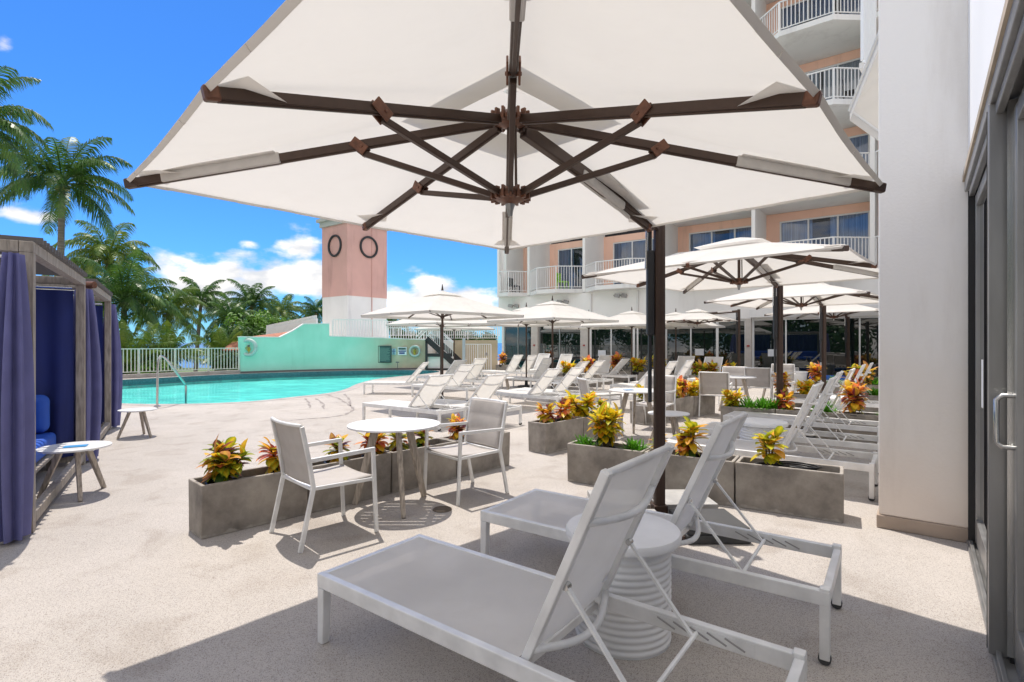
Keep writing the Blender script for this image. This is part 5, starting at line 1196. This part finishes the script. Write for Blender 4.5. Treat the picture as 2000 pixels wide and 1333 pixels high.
plant(crR,'M',0,.22,'thin red croton in the planter left of the dining set',.95,0); plant(crR,'M',0,.58,'orange and yellow croton in the planter left of the dining set',1.05,2); plant(crO,'M',1,.15,'golden croton just behind the left armchair by the mast',1.35,3); plant(crS,'M',1,.65,'dark croton seen between the table legs by the mast',1.1,1)
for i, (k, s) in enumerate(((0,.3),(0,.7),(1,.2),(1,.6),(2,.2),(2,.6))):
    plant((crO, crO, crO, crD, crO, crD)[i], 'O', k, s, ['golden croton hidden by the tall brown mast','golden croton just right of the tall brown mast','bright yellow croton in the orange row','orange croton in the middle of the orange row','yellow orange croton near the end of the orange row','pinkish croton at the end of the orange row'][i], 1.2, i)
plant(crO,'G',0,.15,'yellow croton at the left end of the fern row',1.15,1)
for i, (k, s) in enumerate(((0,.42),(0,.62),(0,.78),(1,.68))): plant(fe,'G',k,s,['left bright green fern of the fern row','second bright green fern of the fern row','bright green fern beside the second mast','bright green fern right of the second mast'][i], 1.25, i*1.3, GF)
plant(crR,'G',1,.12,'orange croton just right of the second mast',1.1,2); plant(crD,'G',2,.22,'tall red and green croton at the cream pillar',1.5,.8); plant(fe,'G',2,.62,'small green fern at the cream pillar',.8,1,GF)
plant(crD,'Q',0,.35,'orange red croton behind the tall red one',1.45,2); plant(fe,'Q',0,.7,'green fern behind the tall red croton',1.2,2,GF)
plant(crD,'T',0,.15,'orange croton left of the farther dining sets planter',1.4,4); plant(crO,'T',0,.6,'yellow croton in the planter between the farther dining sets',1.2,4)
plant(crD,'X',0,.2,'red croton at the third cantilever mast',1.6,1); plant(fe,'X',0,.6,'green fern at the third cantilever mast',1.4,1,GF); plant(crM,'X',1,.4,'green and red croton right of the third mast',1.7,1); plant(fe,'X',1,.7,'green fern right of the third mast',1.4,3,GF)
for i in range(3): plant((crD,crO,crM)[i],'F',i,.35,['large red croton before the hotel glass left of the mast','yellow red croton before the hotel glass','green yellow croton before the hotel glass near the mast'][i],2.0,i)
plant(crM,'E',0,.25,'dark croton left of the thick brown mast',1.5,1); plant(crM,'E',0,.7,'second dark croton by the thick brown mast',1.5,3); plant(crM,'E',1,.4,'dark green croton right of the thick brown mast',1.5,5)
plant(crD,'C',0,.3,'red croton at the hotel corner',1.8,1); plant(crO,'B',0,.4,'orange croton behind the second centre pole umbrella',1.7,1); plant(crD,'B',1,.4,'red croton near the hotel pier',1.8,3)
# coiled hose in the right planter
p, a = PLP[('R', 2)]; b = MB(); pts = []
for k in range(90): th = k*.28; r_ = .085+.0006*k; pts.append((r_*1.35*math.cos(th), r_*.95*math.sin(th), .006+.0006*k))
b.tube(pts, .0065, 6); o = b.build('hose_coil', M['hose'], smooth='all'); d = Vector((math.cos(a), math.sin(a))); q = p+d*.48+Vector((-d.y,d.x))*.15; o.location = (q.x,q.y,PLH-.05); o.rotation_euler = (0,0,a); tag(o, 'coiled black irrigation hose lying in the right planter of the middle row', 'hose')

# ------------------------------------------------------------------ cabanas
def curtain(name, m, par, pts_fn, h0, h1, n=60, amp=.035, waves=9, bottom_amp=1.6, seed=0):
    b = MB(); rr = random.Random(seed); ph = rr.random()*6
    def f(s, v):
        p, nrm = pts_fn(s, v); a_ = amp*(.45+.55*v*bottom_amp); return Vector((p.x, p.y, h1+(h0-h1)*v)) + Vector((nrm.x, nrm.y, 0))*(a_*math.sin(s*waves*2*math.pi+ph+.5*math.sin(3*v+s*5)))
    b.grid(f, n, 14); return b.build(name, m, par, smooth='all')
def cabana(A, B, label, depth=1.7, seed=1):
    A = Vector(A); B = Vector(B); t = thing('pool_cabana', label, 'cabana', (A.x, A.y, 0), 0, 'grey timber cabanas with purple blue curtains')
    d = (B-A).normalized(); W_ = (B-A).length; n = Vector((-d.y, d.x))       # n points away from the opening (left)
    if n.x > 0: n = -n
    Z = 2.25; w = .085
    def pt(s, q, z=0): v = d*s+n*q; return Vector((v.x, v.y, z))
    for s, q in ((0,0),(W_,0),(0,depth),(W_,depth)):
        b = MB(); b.bar(pt(s,q,.0), pt(s,q,Z-w), w, w, up=(n.x,n.y,0)); b.build('post', M['cabwood'], t, bevel=.004)
    for a_, c_ in (((-.043,0),(W_+.043,0)),((-.043,depth),(W_+.043,depth)),((0,.045),(0,depth-.045)),((W_,.045),(W_,depth-.045))):
        b = MB(); b.bar(pt(*a_,Z-w/2+.001), pt(*c_,Z-w/2+.001), w, w); b.build('top_beam', M['cabwood'], t, bevel=.004)
        b = MB(); b.bar(pt(a_[0]+(.09 if a_[0]<0 else 0),a_[1],.09), pt(c_[0]-(.09 if c_[0]>W_ else 0),c_[1],.09), w*.8, w); b.build('bottom_beam', M['cabwood'], t, bevel=.004)
    b = MB(); k = 0; s = .08
    while s < W_-.05:
        b.bar(pt(s,-.08,Z+.025), pt(s,depth+.08,Z+.025), .03, .05); s += .13
    b.build('roof_slats', M['slat'], t)
    b = MB()
    for q in (.5, 1.1): b.bar(pt(0.04,q,Z-.06), pt(W_-.04,q,Z-.06), .05, .07)
    b.build('rafters', M['cabwood'], t)
    # curtain rods
    b = MB(); b.tube([pt(-.06,.07,Z-.13), pt(-.06,depth,Z-.13)], .016, 8); b.tube([pt(W_-.07,.07,Z-.13), pt(W_-.07,depth,Z-.13)], .016, 8); b.tube([pt(.05,depth-.07,Z-.13), pt(W_-.05,depth-.07,Z-.13)], .016, 8); b.build('curtain_rod', M['chrome'], t)
    # navy curtains: far side, back and near side
    curtain('curtain', M['navy'], t, lambda s, v: (pt(W_-.08, .06+(depth-.12)*s), d), .12, Z-.16, 80, .028, 7, seed=seed)
    curtain('curtain', M['navy'], t, lambda s, v: (pt(.1+(W_-.2)*s, depth-.09), n), .12, Z-.16, 110, .03, 10, seed=seed+1)
    curtain('curtain', M['navy'], t, lambda s, v: (pt(-.04, .16+(depth-.2)*s), d), .05, Z-.16, 80, .03, 8, seed=seed+2)
    # gathered outer curtains at both front posts (lavender outside)
    def gather(s0, dirs, q0, r0, seedg, lean):
        b = MB(); rr = random.Random(seedg); ph = [rr.random()*6 for _ in range(4)]
        def f(s, v):
            th = 2*math.pi*s; bulge = .70+.55*math.sin(math.pi*min(1, v*.9))**1.0+.25*v
            rr_ = r0*bulge*(1+.34*math.sin(th*7+ph[0]+.7*math.sin(v*2))+.1*math.sin(th*12+ph[1]))
            c = pt(s0+dirs*(.0+lean*math.sin(math.pi*v*.85)), q0)
            x = d*math.cos(th)*rr_*1.35 + n*math.sin(th)*rr_*.85
            return Vector((c.x+x.x, c.y+x.y, Z-.12-(Z-.15)*v))
        b.grid(f, 90, 18); return b.build('gathered_curtain', M['lav'], t, smooth='all')
    gather(-.17, -1, .05, .075, seed+5, .02); gather(W_+.18, 1, -.02, .10, seed+6, .10)
    # sofa
    def cush(s0, s1, q0, q1, z0, z1, nm, m_, bev=.05):
        b = MB(); c = [pt(s0,q0,z0), pt(s1,q0,z0), pt(s1,q1,z0), pt(s0,q1,z0), pt(s0,q0,z1), pt(s1,q0,z1), pt(s1,q1,z1), pt(s0,q1,z1)]; b.hexa(c); o = b.build(nm, m_, sofa, smooth=True, bevel=bev, seg=4); return o
    sofa = thing('cabana_sofa', ('bright blue cushioned sofa inside the nearer cabana' if seed == 1 else 'bright blue cushioned sofa inside the farther cabana'), 'sofa', (A.x, A.y, 0), 0, 'blue sofas in the cabanas')
    b = MB()
    for k in range(6): q = .22+.24*k; b.bar(pt(.12,q,.22), pt(W_-.12,q,.22), .09, .03)
    for s in (.16, W_-.16):
        for q in (.25, 1.45): b.bar(pt(s,q,.0), pt(s,q,.2), .06, .06, up=(1,0,0))
    b.build('slat_base', M['cabwood'], sofa)
    cush(.14, W_/2-.01, .2, 1.2, .25, .44, 'seat_cushion', M['blue']); cush(W_/2+.01, W_-.14, .2, 1.2, .25, .44, 'seat_cushion', M['blue'])
    cush(.14, W_/2-.01, 1.22, 1.5, .26, .85, 'back_cushion', M['blue'], .08); cush(W_/2+.01, W_-.14, 1.22, 1.5, .26, .85, 'back_cushion', M['blue'], .08)
    cush(W_-.34, W_-.14, .25, 1.18, .45, .88, 'arm_cushion', M['blue'], .08)
    cush(W_-.62, W_-.36, .55, 1.1, .45, .72, 'throw_pillow', mat('indigo_pillow', (.05,.035,.16), .8) if 'indigo_pillow' not in bpy.data.materials else bpy.data.materials['indigo_pillow'], .09)
    return t
cabana((-3.75, 4.12), (-5.20, 6.42), 'nearer grey timber cabana with lavender and navy curtains at the left edge', seed=1)
cabana((-5.43, 6.82), (-6.83, 9.0), 'farther grey timber cabana with dark blue curtains', seed=20)
b = MB(); p = D(177, 6.75); b.tube([(p.x-.06,p.y,H+(670-557)/F*6.75), (p.x+.05,p.y,H+(670-557)/F*6.75)], .045, 14); tag(b.build('heater_knob', M['copper']), 'dark red rod end at the top of the farther cabana', 'rod end')

# daybeds by the hotel doors
def daybed(px, Y, lab):
    p = D(px, Y); t = thing('white_daybed', lab, 'daybed', (p.x, p.y, 0), R(-37), 'white daybeds by the hotel doors')
    b = MB(); b.box(-.7,-.4,.05,.7,.4,.32); b.build('frame', M['drum'], t, bevel=.03)
    b = MB(); b.box(-.66,-.36,.325,.66,.36,.44); b.build('cushion', M['blue'], t, bevel=.04)
    b = MB(); b.box(.55,-.4,.325,.7,.4,.62); b.build('arm', M['drum'], t, bevel=.03)
daybed(1513, 18.6, 'white daybed with blue cushion left of the white tub'); daybed(1630, 16.6, 'white daybed with blue cushion right of the white tub')
# drain cover
b = MB(); b.lathe([(.085,0),(.085,.006),(.0001,.006)], 28); 
for k in range(-3, 4):
    w_ = math.sqrt(.078**2-(k*.022)**2); b.box(-w_, k*.022-.004, .006, w_, k*.022+.004, .009)
o = b.build('drain_cover', M['iron']); o.location = (*P(864, 996)[:2], .002); tag(o, 'round iron drain cover in the shadow of the round table', 'drain')
